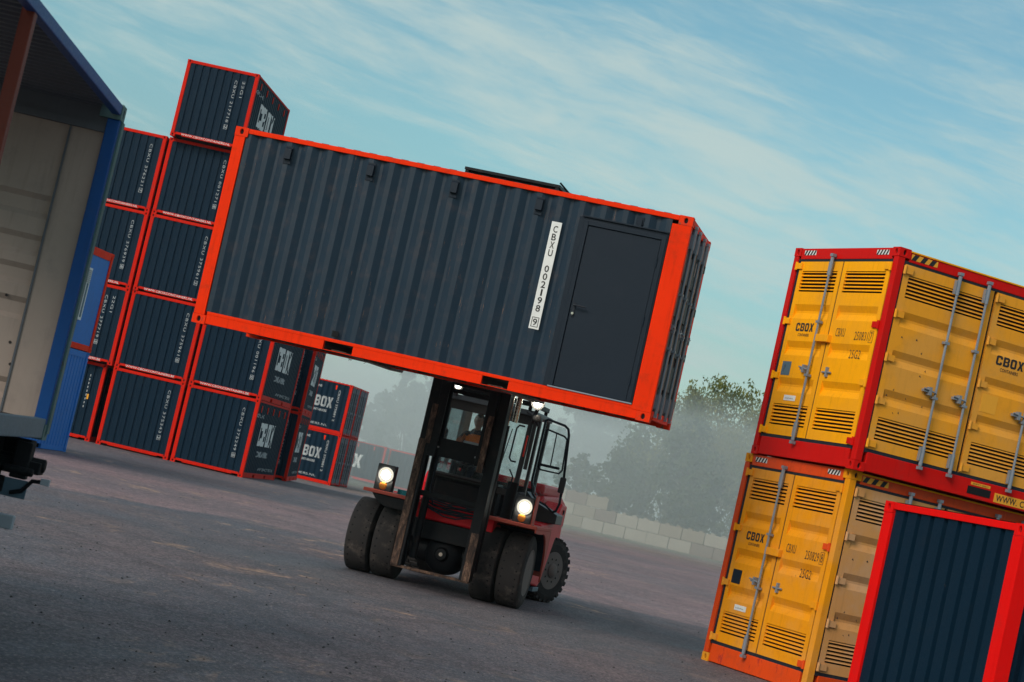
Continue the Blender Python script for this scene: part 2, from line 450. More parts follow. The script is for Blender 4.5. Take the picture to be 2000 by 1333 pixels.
def put_text(mb, polys, u, z, h, n, width=None, rot=0, prof=None, align='l', xs=None):
    """lay flat glyphs on a wall face (u to the right, z up, n outwards); h = cap height; prof = corrugation to follow"""
    vs, fs, wd, ht = polys
    sc = h / ht
    sx = (width / wd) if width else sc * (xs or 1.0)
    W_ = wd * sx
    pts = []
    for a, b in vs:
        a2, b2 = a * sx, b * sc
        if align == 'c': a2 -= W_ / 2
        if rot == 0: pts.append((u + a2, z + b2))
        else: pts.append((u + b2, z - a2))      # reading downwards, tops of the letters to the right
    if prof is None:
        mb.add([(a, n, b) for a, b in pts], fs)
        return W_
    bm = bmesh.new()
    bv = [bm.verts.new((a, 0, b)) for a, b in pts]
    for f in fs:
        try: bm.faces.new([bv[i] for i in f])
        except ValueError: pass
    u0, u1 = min(p[0] for p in pts), max(p[0] for p in pts)
    for (bu, bd) in prof:
        if u0 < bu < u1:
            bmesh.ops.bisect_plane(bm, geom=bm.verts[:] + bm.edges[:] + bm.faces[:], plane_co=(bu, 0, 0), plane_no=(1, 0, 0))
    bm.verts.index_update()
    def depth(x):
        for (a, da), (b, db) in zip(prof, prof[1:]):
            if a <= x <= b:
                return da + (db - da) * ((x - a) / (b - a) if b > a else 0)
        return prof[0][1]
    out = [(v.co.x, n - depth(v.co.x), v.co.z) for v in bm.verts]
    mb.add(out, [tuple(v.index for v in f.verts) for f in bm.faces])
    bm.free()
    return W_

# ------------------------------------------------------------------ container parts
def face_M(which, L, W):
    # maps (u, n, z) of a face to container coordinates
    if which == 'front': return Matrix(((1, 0, 0, 0), (0, -1, 0, 0), (0, 0, 1, 0), (0, 0, 0, 1)))
    if which == 'right': return Matrix(((0, 1, 0, L), (1, 0, 0, 0), (0, 0, 1, 0), (0, 0, 0, 1)))
    if which == 'left': return Matrix(((0, -1, 0, 0), (-1, 0, 0, W), (0, 0, 1, 0), (0, 0, 0, 1)))
    if which == 'back': return Matrix(((-1, 0, 0, L), (0, 1, 0, W), (0, 0, 1, 0), (0, 0, 0, 1)))
def profile(length, a, b, fo, fs, fi, depth):
    """corrugation: list of (u, depth) from a to b"""
    pitch = fo + 2 * fs + fi
    k = max(1, int((b - a - fo) / pitch))
    s = (b - a) / (k * pitch + fo)
    out, x = [(a, 0.0)], a
    for i in range(k):
        for d, dd in ((fo, 0.0), (fs, depth), (fi, depth), (fs, 0.0)):
            x += d * s
            out.append((x, dd))
    out.append((b, 0.0))
    return out
def corrugate(mb, prof, z0, z1, n):
    vs, fs = [], []
    for u, d in prof:
        vs += [(u, n - d, z0), (u, n - d, z1)]
    for i in range(len(prof) - 1):
        fs.append((2 * i, 2 * i + 2, 2 * i + 3, 2 * i + 1))
    mb.add(vs, fs)
SIDE = (0.066, 0.086, 0.036, 0.045)    # flat out, slope, flat in, depth
END = (0.150, 0.024, 0.050, 0.036)
def ring_face(mb, hb, M, w, h, ew, eh, cx, cz, depth=0.028):
    """a rectangular face w x h (u,z from 0) at n=0 with an oval hole; dark back plate goes to hb"""
    mb.M = M
    ca = math.atan2(h / 2, w / 2)
    angs = sorted(set([round(x, 5) for x in [i * PI / 8 for i in range(16)] + [ca, PI - ca, PI + ca, 2 * PI - ca]]))
    o, e, e2 = [], [], []
    for a in angs:
        c, s = math.cos(a), math.sin(a)
        k = min((w / 2) / abs(c) if abs(c) > 1e-6 else 9e9, (h / 2) / abs(s) if abs(s) > 1e-6 else 9e9)
        o.append((w / 2 + c * k, 0, h / 2 + s * k))
        e.append((cx + ew * c, 0, cz + eh * s))
        e2.append((cx + ew * c, -depth, cz + eh * s))
    n = len(angs)
    mb.add(o + e + e2, [(i, (i + 1) % n, n + (i + 1) % n, n + i) for i in range(n)] + [(n + i, n + (i + 1) % n, 2 * n + (i + 1) % n, 2 * n + i) for i in range(n)])
    hb.M = M
    hb.add(e2, [tuple(range(n))])  # near-black plate stands in for the shade inside the hollow casting
CX, CY, CZ = 0.178, 0.162, 0.118
def casting_mesh():
    """corner casting for the corner x=0,y=0 bottom; holes on the front, left end and underside; origin at that corner"""
    mb, hb = MB(), MB()
    ring_face(mb, hb, Matrix(((1, 0, 0, 0), (0, -1, 0, 0), (0, 0, 1, 0), (0, 0, 0, 1))), CX, CZ, 0.024, 0.036, CX * 0.50, CZ * 0.5)
    ring_face(mb, hb, Matrix(((0, -1, 0, 0), (-1, 0, 0, CY), (0, 0, 1, 0), (0, 0, 0, 1))), CY, CZ, 0.024, 0.036, CY * 0.5, CZ * 0.5)
    mb.M = I4
    mb.quad((0, 0, 0), (CX, 0, 0), (CX, CY, 0), (0, CY, 0))
    mb.quad((0, 0, CZ), (CX, 0, CZ), (CX, CY, CZ), (0, CY, CZ))
    mb.quad((CX, 0, 0), (CX, CY, 0), (CX, CY, CZ), (CX, 0, CZ))
    mb.quad((0, CY, 0), (CX, CY, 0), (CX, CY, CZ), (0, CY, CZ))
    nv = len(mb.v)
    for f in hb.f:
        mb.f.append(tuple(i + nv for i in f)); mb.mi.append(1)
    mb.v += hb.v
    return mb
_cast = {}
def add_castings(par, L, W, H, mat):
    if mat not in _cast:
        _cast[mat] = casting_mesh().mesh('corner_casting', [mat, 'hole'])
    for ix in (0, 1):
        for iy in (0, 1):
            for iz in (0, 1):
                o = bpy.data.objects.new('corner_casting', _cast[mat])
                COL.objects.link(o)
                o.parent = par
                o.location = (ix * (L + 0.004) - 0.002, iy * (W + 0.004) - 0.002, iz * (H + 0.004) - 0.002)
                o.scale = (-1 if ix else 1, -1 if iy else 1, -1 if iz else 1)
                md = o.modifiers.new('bevel', 'BEVEL'); md.width = 0.008; md.segments = 2; md.limit_method = 'ANGLE'; md.angle_limit = R(60)
def frame_mb(L, W, H, pl=0.15, pr=0.15, pockets=True, py=0.12, botz=0.17, topz=0.065, endtop=0.10, endbot=0.15, gaps=True):
    """posts and rails; returns MB"""
    m = MB()
    for (x0, x1) in ((0, pl), (L - pr, L)):
        for (y0, y1) in ((0.002, py), (W - py, W - 0.002)):
            m.box(x0 + 0.002, x1 - 0.002, y0, y1, CZ, H - CZ)
    for (y0, y1) in ((0.006, 0.07), (W - 0.07, W - 0.006)):
        m.box(CX, L - CX, y0, y1, H - topz, H - 0.004)
        if pockets:
            c = L / 2
            segs = [(CX, c - 1.245), (c - 0.855, c + 0.859), (c + 1.204, L - CX)]
            m.box(CX, L - CX, y0, y1, 0.128, botz)
            for a, b in segs:
                m.box(a, b, y0 + 0.003, y1, 0.022, 0.128)
                m.box(a, b, y0 - 0.004 if y0 < 1 else y0, y1 if y0 < 1 else y1 + 0.004, 0.010, 0.022)
            m.box(c - 1.245, c - 0.855, y0 + 0.01, y1, 0.012, 0.020)
            m.box(c + 0.859, c + 1.204, y0 + 0.01, y1, 0.012, 0.020)
        else:
            m.box(CX, L - CX, y0, y1, 0.012, botz)
    for (x0, x1) in ((0.006, 0.07), (L - 0.07, L - 0.006)):
        m.box(x0, x1, CY, W - CY, H - endtop, H - 0.004)
        m.box(x0, x1, CY + (0.22 if gaps else 0), W - CY - (0.22 if gaps else 0), 0.045 if gaps else 0.012, 0.075)
        m.box(x0, x1, CY, W - CY, 0.075, endbot)
    return m
def roof_mb(L, W, H):
    m = MB()
    pr = profile(L, 0.08, L - 0.08, 0.09, 0.014, 0.091, 0.020)
    for (a, da), (b, db) in zip(pr, pr[1:]):
        m.add([(a, 0.07, H + 0.008 - da), (b, 0.07, H + 0.008 - db), (b, W - 0.07, H + 0.008 - db), (a, W - 0.07, H + 0.008 - da)], [(0, 1, 2, 3)])
        if max(da, db) < 0.02:   # closed bump ends
            for yy in (0.07, W - 0.07):
                m.quad((a, yy, H - 0.02), (b, yy, H - 0.02), (b, yy, H + 0.008 - db), (a, yy, H + 0.008 - da))
    return m
def floor_mb(L, W, rough=True):
    m = MB()
    m.box(0.08, L - 0.08, 0.075, W - 0.075, 0.135, 0.16)
    x = 0.35
    while x < L - 0.3:
        c = L / 2
        if not (c - 1.3 < x < c - 0.8 or c + 0.8 < x < c + 1.26):
            m.box(x, x + 0.05, 0.075, W - 0.075, 0.028, 0.135)
        x += 0.28
    for cc in (L / 2 - 1.05, L / 2 + 1.03):     # pocket tunnels
        for s in (-0.19, 0.185):
            m.box(cc + s, cc + s + 0.008, 0.075, W - 0.075, 0.02, 0.135)
    if rough:
        rnd = random.Random(3)
        for i in range(26):     # dangling grass and shreds under the floor
            x = rnd.uniform(1.4, 4.4); y = rnd.uniform(0.06, 0.14)
            m.tube([(x, y, 0.03), (x + rnd.uniform(-.1, .1), y, rnd.uniform(-0.03, 0.0)), (x + rnd.uniform(-.2, .2), y, rnd.uniform(-0.05, 0.01))], 0.004, 4)
    return m
def rod(mb, u, z0, z1, n=0.055, r=0.017, hz=None, hdir=-1, hl=0.2):
    """door locking bar with cams, brackets and handle, on a face frame"""
    mb.tube([(u, n, z0), (u, n, z1)], r, 8)
    for zz, s in ((z0, 1), (z1, -1)):
        mb.box(u - 0.028, u + 0.028, 0.01, n + 0.03, zz + s * 0.02 - 0.02, zz + s * 0.02 + 0.02)
        mb.tube([(u, n, zz + s * 0.05), (u, n, zz + s * 0.30)], r * 1.5, 8)
        mb.box(u - 0.045, u - 0.0, 0.003, n + 0.01, zz + s * 0.2 - 0.09, zz + s * 0.2 + 0.09)
    for q in (0.36, 0.64):
        zz = z0 + (z1 - z0) * q
        mb.box(u - 0.04, u + 0.035, 0.003, n + 0.024, zz - 0.016, zz + 0.016)
    if hz is not None:
        mb.tube([(u, n + 0.02, hz), (u + hdir * hl, n + 0.02, hz + 0.03)], 0.012, 6)
        mb.box(u + hdir * hl * 0.5 - 0.02, u + hdir * hl * 0.5 + 0.02, 0.003, n + 0.03, hz - 0.045, hz + 0.06)
        mb.box(u + hdir * hl * 0.72 - 0.05, u + hdir * hl * 0.72 + 0.05, 0.003, n + 0.01, hz - 0.01, hz + 0.025)
def cargo_doors(par, L, W, H, mat, fmat='red', rods=True, text=None):
    """plain double doors on the x=L end"""
    M = face_M('right', L, W) @ Matrix.Translation((0, -0.035, 0))
    d = MB(M)
    z0, z1 = 0.17, H - 0.12
    for a, b in ((0.13, W / 2 - 0.01), (W / 2 + 0.01, W - 0.13)):
        d.box(a, b, -0.06, -0.03, z0, z1)
        for (p, q) in ((a, a + 0.1), (b - 0.1, b)):
            d.box(p, q, -0.03, -0.004, z0, z1)
        zz = z0
        hs = [0.16, 0.10] * 5
        k = 5
        step = (z1 - z0) / k
        for i in range(k + 1):
            c = z0 + i * step
            d.box(a + 0.1, b - 0.1, -0.03, -0.006, max(z0, c - 0.17), min(z1, c + 0.17))
    dl = d.build('door', mat, par, bevel=0.004)
    r = MB(M)
    for u, s in ((0.40, -1), (0.90, 1), (1.54, -1), (2.04, 1)):
        rod(r, u, 0.08, H - 0.06, 0.04, r=0.022, hz=1.2, hdir=s, hl=0.22)
    r.build('lock_rod', 'steel', dl, smooth=True)
    h = MB(M)
    for zz in (0.32, 0.98, 1.62, H - 0.3):
        for a in (0.10, W - 0.17):
            h.box(a, a + 0.07, -0.04, 0.012, zz - 0.045, zz + 0.045)
    h.build('hinge', fmat, dl)
    return dl
def navy_parts(par, L=6.058, W=2.438, H=2.591, fmat='red', pmat='navy', pr=0.15, doors=True, left='corr', castmat=None, gaps=True, right='doors'):
    """ordinary corrugated dry container with all its parts"""
    frame_mb(L, W, H, pr=pr, gaps=gaps).build('frame', fmat, par, bevel=0.005)
    add_castings(par, L, W, H, castmat or fmat)
    pf = profile(L, 0.155, L - pr - 0.005, *SIDE)
    s = MB(face_M('front', L, W)); corrugate(s, pf, 0.165, H - 0.06, -0.022); s.build('side_wall', pmat, par)
    s = MB(face_M('back', L, W)); corrugate(s, profile(L, pr + 0.005, L - 0.155, *SIDE), 0.165, H - 0.06, -0.022); s.build('side_wall', pmat, par)
    pe = profile(W, 0.125, W - 0.125, *END)
    if left == 'corr':
        s = MB(face_M('left', L, W)); corrugate(s, pe, 0.145, H - 0.095, -0.022); s.build('end_wall', pmat, par)
    if right == 'doors': cargo_doors(par, L, W, H, 'charcoal' if pmat == 'navylift' else pmat, fmat)
    elif right == 'corr':
        s = MB(face_M('right', L, W)); corrugate(s, pe, 0.145, H - 0.095, -0.022); s.build('end_wall', pmat, par)
    roof_mb(L, W, H).build('roof', pmat, par)
    floor_mb(L, W, rough=(pmat == 'navylift')).build('floor', 'under', par)
    return pf, pe
def chevrons(wb, kb, u0, u1, z0, z1, n, k=4):
    """black stripes on a pale strip"""
    wb.box(u0, u1, n, n + 0.0015, z0, z1)
    w = (u1 - u0) / k
    s = (z1 - z0) * 0.6
    for i in range(k):
        a = u0 + i * w
        kb.add([(a, n + 0.004, z0), (min(a + w * 0.5, u1), n + 0.004, z0), (min(a + w * 0.5 + s, u1), n + 0.004, z1), (min(a + s, u1), n + 0.004, z1)], [(0, 1, 2, 3)])

# ------------------------------------------------------------------ ground
def ground_z(x, y):
    def ss(a, b, v):
        q = min(1, max(0, (v - a) / (b - a)))
        return q * q * (3 - 2 * q)
    return -0.36 * ss(74, 100, y) * ss(3, -3, x)
def make_ground():
    xs = [-900, -500, -250, -120] + [i * 6.0 - 60 for i in range(21)] + [120, 250, 500, 900]
    ys = [-40, -20] + [i * 5.0 for i in range(0, 37)] + [220, 300, 450, 700, 1100, 1600]
    vs = [(x, y, ground_z(x, y)) for y in ys for x in xs]
    nx = len(xs)
    fs = [(j * nx + i, j * nx + i + 1, (j + 1) * nx + i + 1, (j + 1) * nx + i) for j in range(len(ys) - 1) for i in range(nx - 1)]
    mb = MB(); mb.add(vs, fs)
    m, t = new_mat('asphalt_yard')
    g = t.node('ShaderNodeNewGeometry').outputs['Position']
    def sm(v, sc, loc=(0, 0, 0)): return t.mapping(v, scale=sc, loc=loc)
    patch = t.noise(sm(g, (0.10, 0.10, 0)), 1.0, 4, 0.6, 0.6)
    patch2 = t.noise(sm(g, (0.35, 0.22, 0), (5, 2, 0)), 1.0, 5, 0.65, 0.4)
    gp = t.node('ShaderNodeSeparateXYZ', {0: g})
    gy, gx = gp.outputs[1], gp.outputs[0]
    asphalt = t.mix(t.rng(patch2, 0.35, 0.7), (0.056, 0.062, 0.084), (0.104, 0.080, 0.092))
    gravel = t.mix(t.rng(patch, 0.35, 0.65), (0.195, 0.125, 0.135), (0.130, 0.098, 0.112))
    edge = t.math('ADD', gy, t.math('MULTIPLY', t.noise(sm(g, (0.10, 0.2, 0)), 1.0, 6, 0.62), 6.0))
    edge = t.math('ADD', edge, t.math('MULTIPLY', t.math('MINIMUM', t.math('ADD', gx, 4.0), 0.0), -1.2))
    strip = t.math('MULTIPLY', t.rng(t.math('ADD', gy, t.math('MULTIPLY', t.noise(sm(g, (0.2, 0.2, 0), (4, 4, 0)), 1.0, 5, 0.6), 8.0)), 54.0, 56.5), t.rng(gx, -2.6, -4.4))
    gm = t.math('MULTIPLY', t.rng(edge, 40.6, 41.3), t.math('SUBTRACT', 1.0, t.math('MULTIPLY', strip, 0.85)))
    c = t.mix(gm, asphalt, gravel)
    far = t.rng(gy, 90, 108)
    c = t.mix(far, c, t.mix(t.rng(t.noise(sm(g, (0.15, 0.9, 0)), 1.0, 6, 0.65), 0.4, 0.6), (0.20, 0.14, 0.115), (0.13, 0.11, 0.105)))
    verge = t.math('MULTIPLY', t.rng(gy, 117, 123), t.rng(t.noise(sm(g, (0.4, 0.4, 0)), 1.0, 5, 0.6), 0.3, 0.6))
    c = t.mix(verge, c, (0.10, 0.12, 0.06))
    dust = t.rng(t.noise(sm(g, (1.3, 0.9, 0), (3, 9, 0)), 1.0, 8, 0.72, 0.8), 0.54, 0.64, 0, 0.8)
    dm = t.rng(t.noise(sm(g, (0.22, 0.16, 0), (7, 4, 0)), 1.0, 2), 0.46, 0.60)
    c = t.mix(t.math('MULTIPLY', dust, dm), c, (0.34, 0.22, 0.15))
    oil = t.rng(t.noise(sm(g, (0.8, 0.35, 0), (1, 5, 0)), 1.0, 7, 0.7, 0.5), 0.56, 0.72, 0, 0.5)
    c = t.mix(oil, c, (0.032, 0.037, 0.048))
    blot = t.noise(sm(g, (1.0, 0.45, 0), (2, 2, 0)), 1.6, 7, 0.75, 0.4)
    c = t.mix(t.rng(blot, 0.40, 0.62, 0.0, 0.45), c, t.mix(1.0, c, (0.50, 0.52, 0.58), 'MULTIPLY'))
    mid = t.noise(g, 7.0, 6, 0.8)
    c = t.mix(t.rng(mid, 0.46, 0.62, 0.0, 0.75), c, t.mix(1.0, c, (2.3, 2.1, 2.05), 'MULTIPLY'))
    c = t.mix(t.rng(mid, 0.50, 0.34, 0.0, 0.55), c, t.mix(1.0, c, (0.45, 0.46, 0.5), 'MULTIPLY'))
    sp = t.noise(g, 28, 3, 0.8)
    c = t.mix(t.rng(sp, 0.52, 0.64, 0, 0.75), c, (0.34, 0.30, 0.29))
    sp2 = t.noise(g, 22, 3, 0.7)
    c = t.mix(t.rng(sp2, 0.32, 0.50, 0.8, 0.0), c, (0.028, 0.028, 0.036))
    vor = t.node('ShaderNodeTexVoronoi', {'Vector': g, 'Scale': 2.6, 'Randomness': 1.0})
    c = t.mix(t.rng(vor.outputs['Distance'], 0.045, 0.03), c, (0.02, 0.02, 0.025))
    # dark curving tyre tracks where trucks turn
    for (cx_, cy_, rad_, wd_) in ((-22.0, 36.0, 23.0, 0.20), (-22.0, 36.0, 25.1, 0.20), (16.0, 4.0, 20.5, 0.16), (16.0, 4.0, 18.6, 0.16), (-30.0, 6.0, 31.5, 0.18), (-30.0, 6.0, 33.3, 0.18), (22.0, 52.0, 24.0, 0.2), (22.0, 52.0, 26.0, 0.2)):
        dd_ = t.node('ShaderNodeVectorMath', {0: t.node('ShaderNodeVectorMath', {0: g, 1: (cx_, cy_, 0)}, operation='SUBTRACT').outputs[0]}, operation='LENGTH').outputs['Value']
        off_ = t.math('ABSOLUTE', t.math('SUBTRACT', dd_, rad_))
        off_ = t.math('ADD', off_, t.math('MULTIPLY', t.math('SUBTRACT', patch2, 0.5), 0.25))
        tm_ = t.math('MULTIPLY', t.rng(off_, wd_, wd_ * 0.35), t.rng(mid, 0.35, 0.65, 0.25, 0.8))
        c = t.mix(t.math('MULTIPLY', tm_, 0.5), c, t.mix(1.0, c, (0.42, 0.43, 0.47), 'MULTIPLY'))
    # faint tyre tracks, curving across the yard
    tr = t.noise(t.mapping(g, scale=(0.15, 3.0, 0), rot=(0, 0, R(-14))), 1.0, 4, 0.5, 0.15)
    c = t.mix(t.rng(tr, 0.55, 0.7, 0, 0.35), c, (0.040, 0.042, 0.052))
    bh = t.math('ADD', t.math('MULTIPLY', t.noise(g, 90, 3, 0.7), 0.35), t.math('MULTIPLY', t.noise(g, 12, 4, 0.6), 0.8))
    b = t.node('ShaderNodeBump', {'Strength': 0.7, 'Distance': 0.02, 'Height': bh})
    p = t.node('ShaderNodeBsdfPrincipled', {'Base Color': c, 'Roughness': t.rng(patch2, 0.3, 0.7, 0.66, 0.9), 'Normal': b.outputs[0]})
    finish(t, p.outputs[0])
    o = mb.build('ground', m)
    tag(o, 'grey asphalt and reddish gravel yard', None, None, 'structure')
    del o['label']
    return o
make_ground()
# scattered small stones on the yard (uncountable grit)
def make_grit():
    rnd = random.Random(5)
    mb = MB()
    for i in range(900):
        y = rnd.uniform(11, 70) if i % 3 else rnd.uniform(11, 24)
        x = rnd.uniform(-0.25, 0.25) * y
        s = rnd.uniform(0.006, 0.02)
        a = rnd.uniform(0, PI)
        vs = [(x + s * math.cos(a + k * 2.1) * rnd.uniform(.7, 1.2), y + s * math.sin(a + k * 2.1) * rnd.uniform(.7, 1.2), ground_z(x, y) + 0.001) for k in range(3)] + [(x, y, ground_z(x, y) + s * 0.8)]
        mb.add(vs, [(0, 1, 3), (1, 2, 3), (2, 0, 3)])
    o = mb.build('grit', 'ink')
    tag(o, 'small dark stones and grit scattered over the asphalt', 'grit', None, 'stuff')
make_grit()

# ------------------------------------------------------------------ navy dry containers in the tall stack
L20, W20, H20 = 6.058, 2.438, 2.591
AX, AY, AYAW = -7.5554, 66.8957, -0.0735
def a_point(lx, ly, yaw=AYAW):
    return (AX + lx * math.cos(yaw) - ly * math.sin(yaw), AY + lx * math.sin(yaw) + ly * math.cos(yaw))
proto = empty('shipping_container')
PF, PE = navy_parts(proto, right='doors', fmat='stackred')
# six recessed lashing points, painted red, under the roof rail on the visible side
lp = MB(face_M('front', L20, W20))
for i in range(5):
    u = 0.75 + i * 1.12
    lp.prism([(u - 0.05, 2.42), (u + 0.05, 2.42), (u + 0.035, 2.20), (u - 0.01, 2.20)], 'y', -0.021, -0.006)
lp.build('lashing_patch', 'red', proto)
def lettering(par, number, web, logo='CBOX', code=None, side=True, number_side=True, ends=True):
    if ends:
        e = MB(face_M('left', L20, W20))
        uc = None
        # centre the column of characters on an outer flat of the corrugation
        flats = [(PE[i][0] + PE[i + 1][0]) / 2 for i in range(len(PE) - 1) if PE[i][1] == 0 and PE[i + 1][1] == 0 and PE[i + 1][0] - PE[i][0] > 0.1]
        uc = flats[-3] if code else flats[-2]
        main, chk = number[:-2], number[-1]
        tp = text_polys(main, bold=0.0, spacing=1.2)
        put_text(e, tp, uc - 0.042, H20 - 0.36, 0.085, -0.017, width=1.42, rot=1)
        put_text(e, text_polys(chk, bold=0.02), uc - 0.04, H20 - 1.90, 0.08, -0.017, width=0.08, rot=1)
        for (a, b, c, d) in ((-0.06, 0.06, -1.875, -1.863), (-0.06, 0.06, -2.012, -2.0), (-0.06, -0.048, -2.0, -1.875), (0.048, 0.06, -2.0, -1.875)):
            e.box(uc + a, uc + b, -0.021, -0.017, H20 + c, H20 + d)
        if code:
            put_text(e, text_polys(code, bold=0.0, spacing=1.15), flats[-2] - 0.042, H20 - 0.34, 0.085, -0.017, width=0.55, rot=1)
        e.build('container_number', 'dullwhite', par)
        if web:
            wb = MB(face_M('left', L20, W20))
            put_text(wb, text_polys(web, bold=0.0), 0.36, 0.068, 0.070, 0.001, width=1.66)
            wb.build('web_address', 'white', par)
    if side:
        s = MB(face_M('front', L20, W20))
        put_text(s, LOGO, 1.35, 1.10, 0.78, -0.017, width=2.75, prof=PF)
        s.build('logo', 'white', par)
        s = MB(face_M('front', L20, W20))
        put_text(s, text_polys('CONTAINERS', bold=0.04), 1.65, 0.72, 0.20, -0.017, width=2.1, prof=PF)
        put_text(s, text_polys('ONLINE', bold=0.02), 0.35, 2.02, 0.13, -0.017, width=1.2, prof=PF)
        put_text(s, text_polys('WWW.CBOXCONTAINERS.NL', bold=0.01), 2.6, 0.27, 0.10, -0.017, width=2.9, prof=PF)
        s.build('side_text', 'dullwhite', par)
def place_copy(src, origin, yaw, label, group, tilt=(0, 0), name=None):
    c = copy_tree(src)
    c.location = origin
    c.rotation_euler = (tilt[0], tilt[1], yaw)
    tag(c, label, 'container', group)
    return c
PITCHC = W20 + 0.095
G1 = 'navy and red containers stacked at the back of the yard'
stack = [  # column, level, dy, number, web, code, label
    (0, 0, 0.00, 'CBXU 375249 0', None, None, 'navy red-framed container on the ground at the right corner of the tall stack'),
    (0, 1, 0.02, 'CBXU 001196 0', 'WWW.CBOXCONTAINERS.BE', None, 'navy container on the corner one, its upper part behind the lifted container'),
    (1, 0, 0.00, 'CBXU 375343 2', None, None, 'navy container on the ground at the foot of the highest column, with number 375343'),
    (1, 1, 0.02, 'CBXU 375961 0', 'WWW.CBOXCONTAINERS.BE', None, 'navy container second from the ground in the highest column, bottom rail ending in .BE'),
    (1, 2, -0.03, 'CBXU 375961 2', 'WWW.CBOXCONTAINERS.NL', None, 'navy container midway up the highest column, beside the left post of the lifted container'),
    (1, 3, 0.0, 'CBXU 001271 8', 'WWW.CBOXCONTAINERS.NL', None, 'navy container fourth from the ground, directly under the topmost one'),
    (2, 1, 0.03, 'CBXU 277719 5', 'WWW.CBOXCONTAINERS.BE', '22G1', 'navy container half hidden by the blue cabin, with two lines of vertical text'),
    (2, 2, 0.0, 'CBXU 376939 8', 'WWW.CBOXCONTAINERS.NL', None, 'navy container second from the top in the left column, above the blue cabin'),
    (2, 3, 0.02, 'CBXU 376221 7', 'WWW.CBOXCONTAINERS.NL', None, 'topmost navy container of the left column beside the blue open-sided container'),
]
for (c_, l_, dy, num, web, code, lab) in stack:
    x, y = a_point(-c_ * PITCHC, dy + random.uniform(-0.02, 0.02))
    o = place_copy(proto, (x, y, l_ * (H20 + 0.004) + 0.001), AYAW + PI / 2, lab, G1)
    lettering(o, num, web, code=code, side=(c_ == 0))
x, y = a_point(-PITCHC + 0.09, -0.45)
o = place_copy(proto, (x, y, 4 * (H20 + 0.004)), AYAW + PI / 2, 'topmost navy container standing alone against the sky on the highest column', G1)
lettering(o, 'CBXU 217718 2', 'WWW.CBOXCONTAINERS.NL', code='22G1')
# ground-level container of the left column, set back and turned with its marked side to the yard
x, y = a_point(-2 * PITCHC - 0.22, 0.35)
o = place_copy(proto, (x, y, 0.0), AYAW + PI / 2, 'navy container on the ground beside the blue ribbed container, with yellow and white marks', G1)
e = MB(face_M('left', L20, W20))
for i in range(9):
    e.box(1.55 + 0.02 * (i % 2), 1.58 + 0.02 * (i % 2), -0.018, -0.015, 1.9 - i * 0.12, 1.96 - i * 0.12)
    e.box(1.95, 1.98, -0.018, -0.015, 2.1 - i * 0.13, 2.17 - i * 0.13)
e.build('container_number', 'dullwhite', o)
e = MB(face_M('left', L20, W20)); e.box(2.0, 2.06, -0.018, -0.014, 1.35, 1.52); e.build('warning_sticker', 'sticker', o)
# second row behind the corner
for l_ in (0, 1):
    x, y = a_point(-0.02, 8.75)
    o = place_copy(proto, (x, y, l_ * (H20 + 0.004)), 0.028 + PI / 2,
                   ['navy container on the ground in the second row, thin strip beside the corner one',
                    'navy container on the upper level of the second row, thin strip under the lifted container'][l_], 'navy containers of the second row')
    lettering(o, 'CBXU 375110 4', None, side=True)
# two pairs further back, long side to the yard, doors at the right
EX, EY, EZ, EYAW = -7.3217, 103.93, -0.363, -0.111
elabs = {(0, 0): 'navy container with white lettering on the ground further back, front one of its pair',
         (0, 1): 'navy container with white lettering on the upper level further back, front one of its pair',
         (1, 0): 'navy container on the ground behind the lettered pair, only its door end showing',
         (1, 1): 'navy container on the upper level behind the lettered pair, only its door end showing'}
for d_ in (0, 1):
    for l_ in (0, 1):
        ox = EX - L20 * math.cos(EYAW) - d_ * 2.5 * math.sin(EYAW)
        oy = EY - L20 * math.sin(EYAW) + d_ * 2.5 * math.cos(EYAW)
        o = place_copy(proto, (ox, oy, EZ + 0.003 + l_ * (H20 + 0.004)), EYAW, elabs[(d_, l_)], 'navy containers standing further back, long side on')
        s = MB(face_M('front', L20, W20))
        put_text(s, LOGO, 3.98, 1.22, 0.54, -0.017, width=1.22, prof=PF); s.build('logo', 'dullwhite', o)
        s = MB(face_M('front', L20, W20))
        put_text(s, text_polys('CONTAINERS', bold=0.03), 4.15, 0.98, 0.12, -0.017, width=0.85, prof=PF)
        put_text(s, text_polys('ONLINE', bold=0.02), 3.9, 2.18, 0.12, -0.017, width=0.6, prof=PF)
        put_text(s, text_polys('WWW.CBOXCONTAINERS.NL', bold=0.01), 1.6, 0.28, 0.11, -0.017, width=3.6, prof=PF)
        put_text(s, text_polys('CBXU 375881 2', bold=0.02), 5.38, 2.2, 0.11, -0.017, width=1.6, rot=1, prof=PF)
        s.build('side_text', 'dullwhite', o)
# far containers in the mist
o = place_copy(proto, (-12.72, 140.3, -0.28), -0.04, 'navy container faded by mist far behind, showing its long lettered side', 'containers far off in the mist')
s = MB(face_M('front', L20, W20)); put_text(s, LOGO, 1.75, 0.80, 0.92, -0.017, width=2.85, prof=PF); s.build('logo', 'white', o)
o = place_copy(proto, (-4.05, 140.9, -0.30), PI / 2 - 0.04, 'container end faded by mist, next to the far lettered one', 'containers far off in the mist')

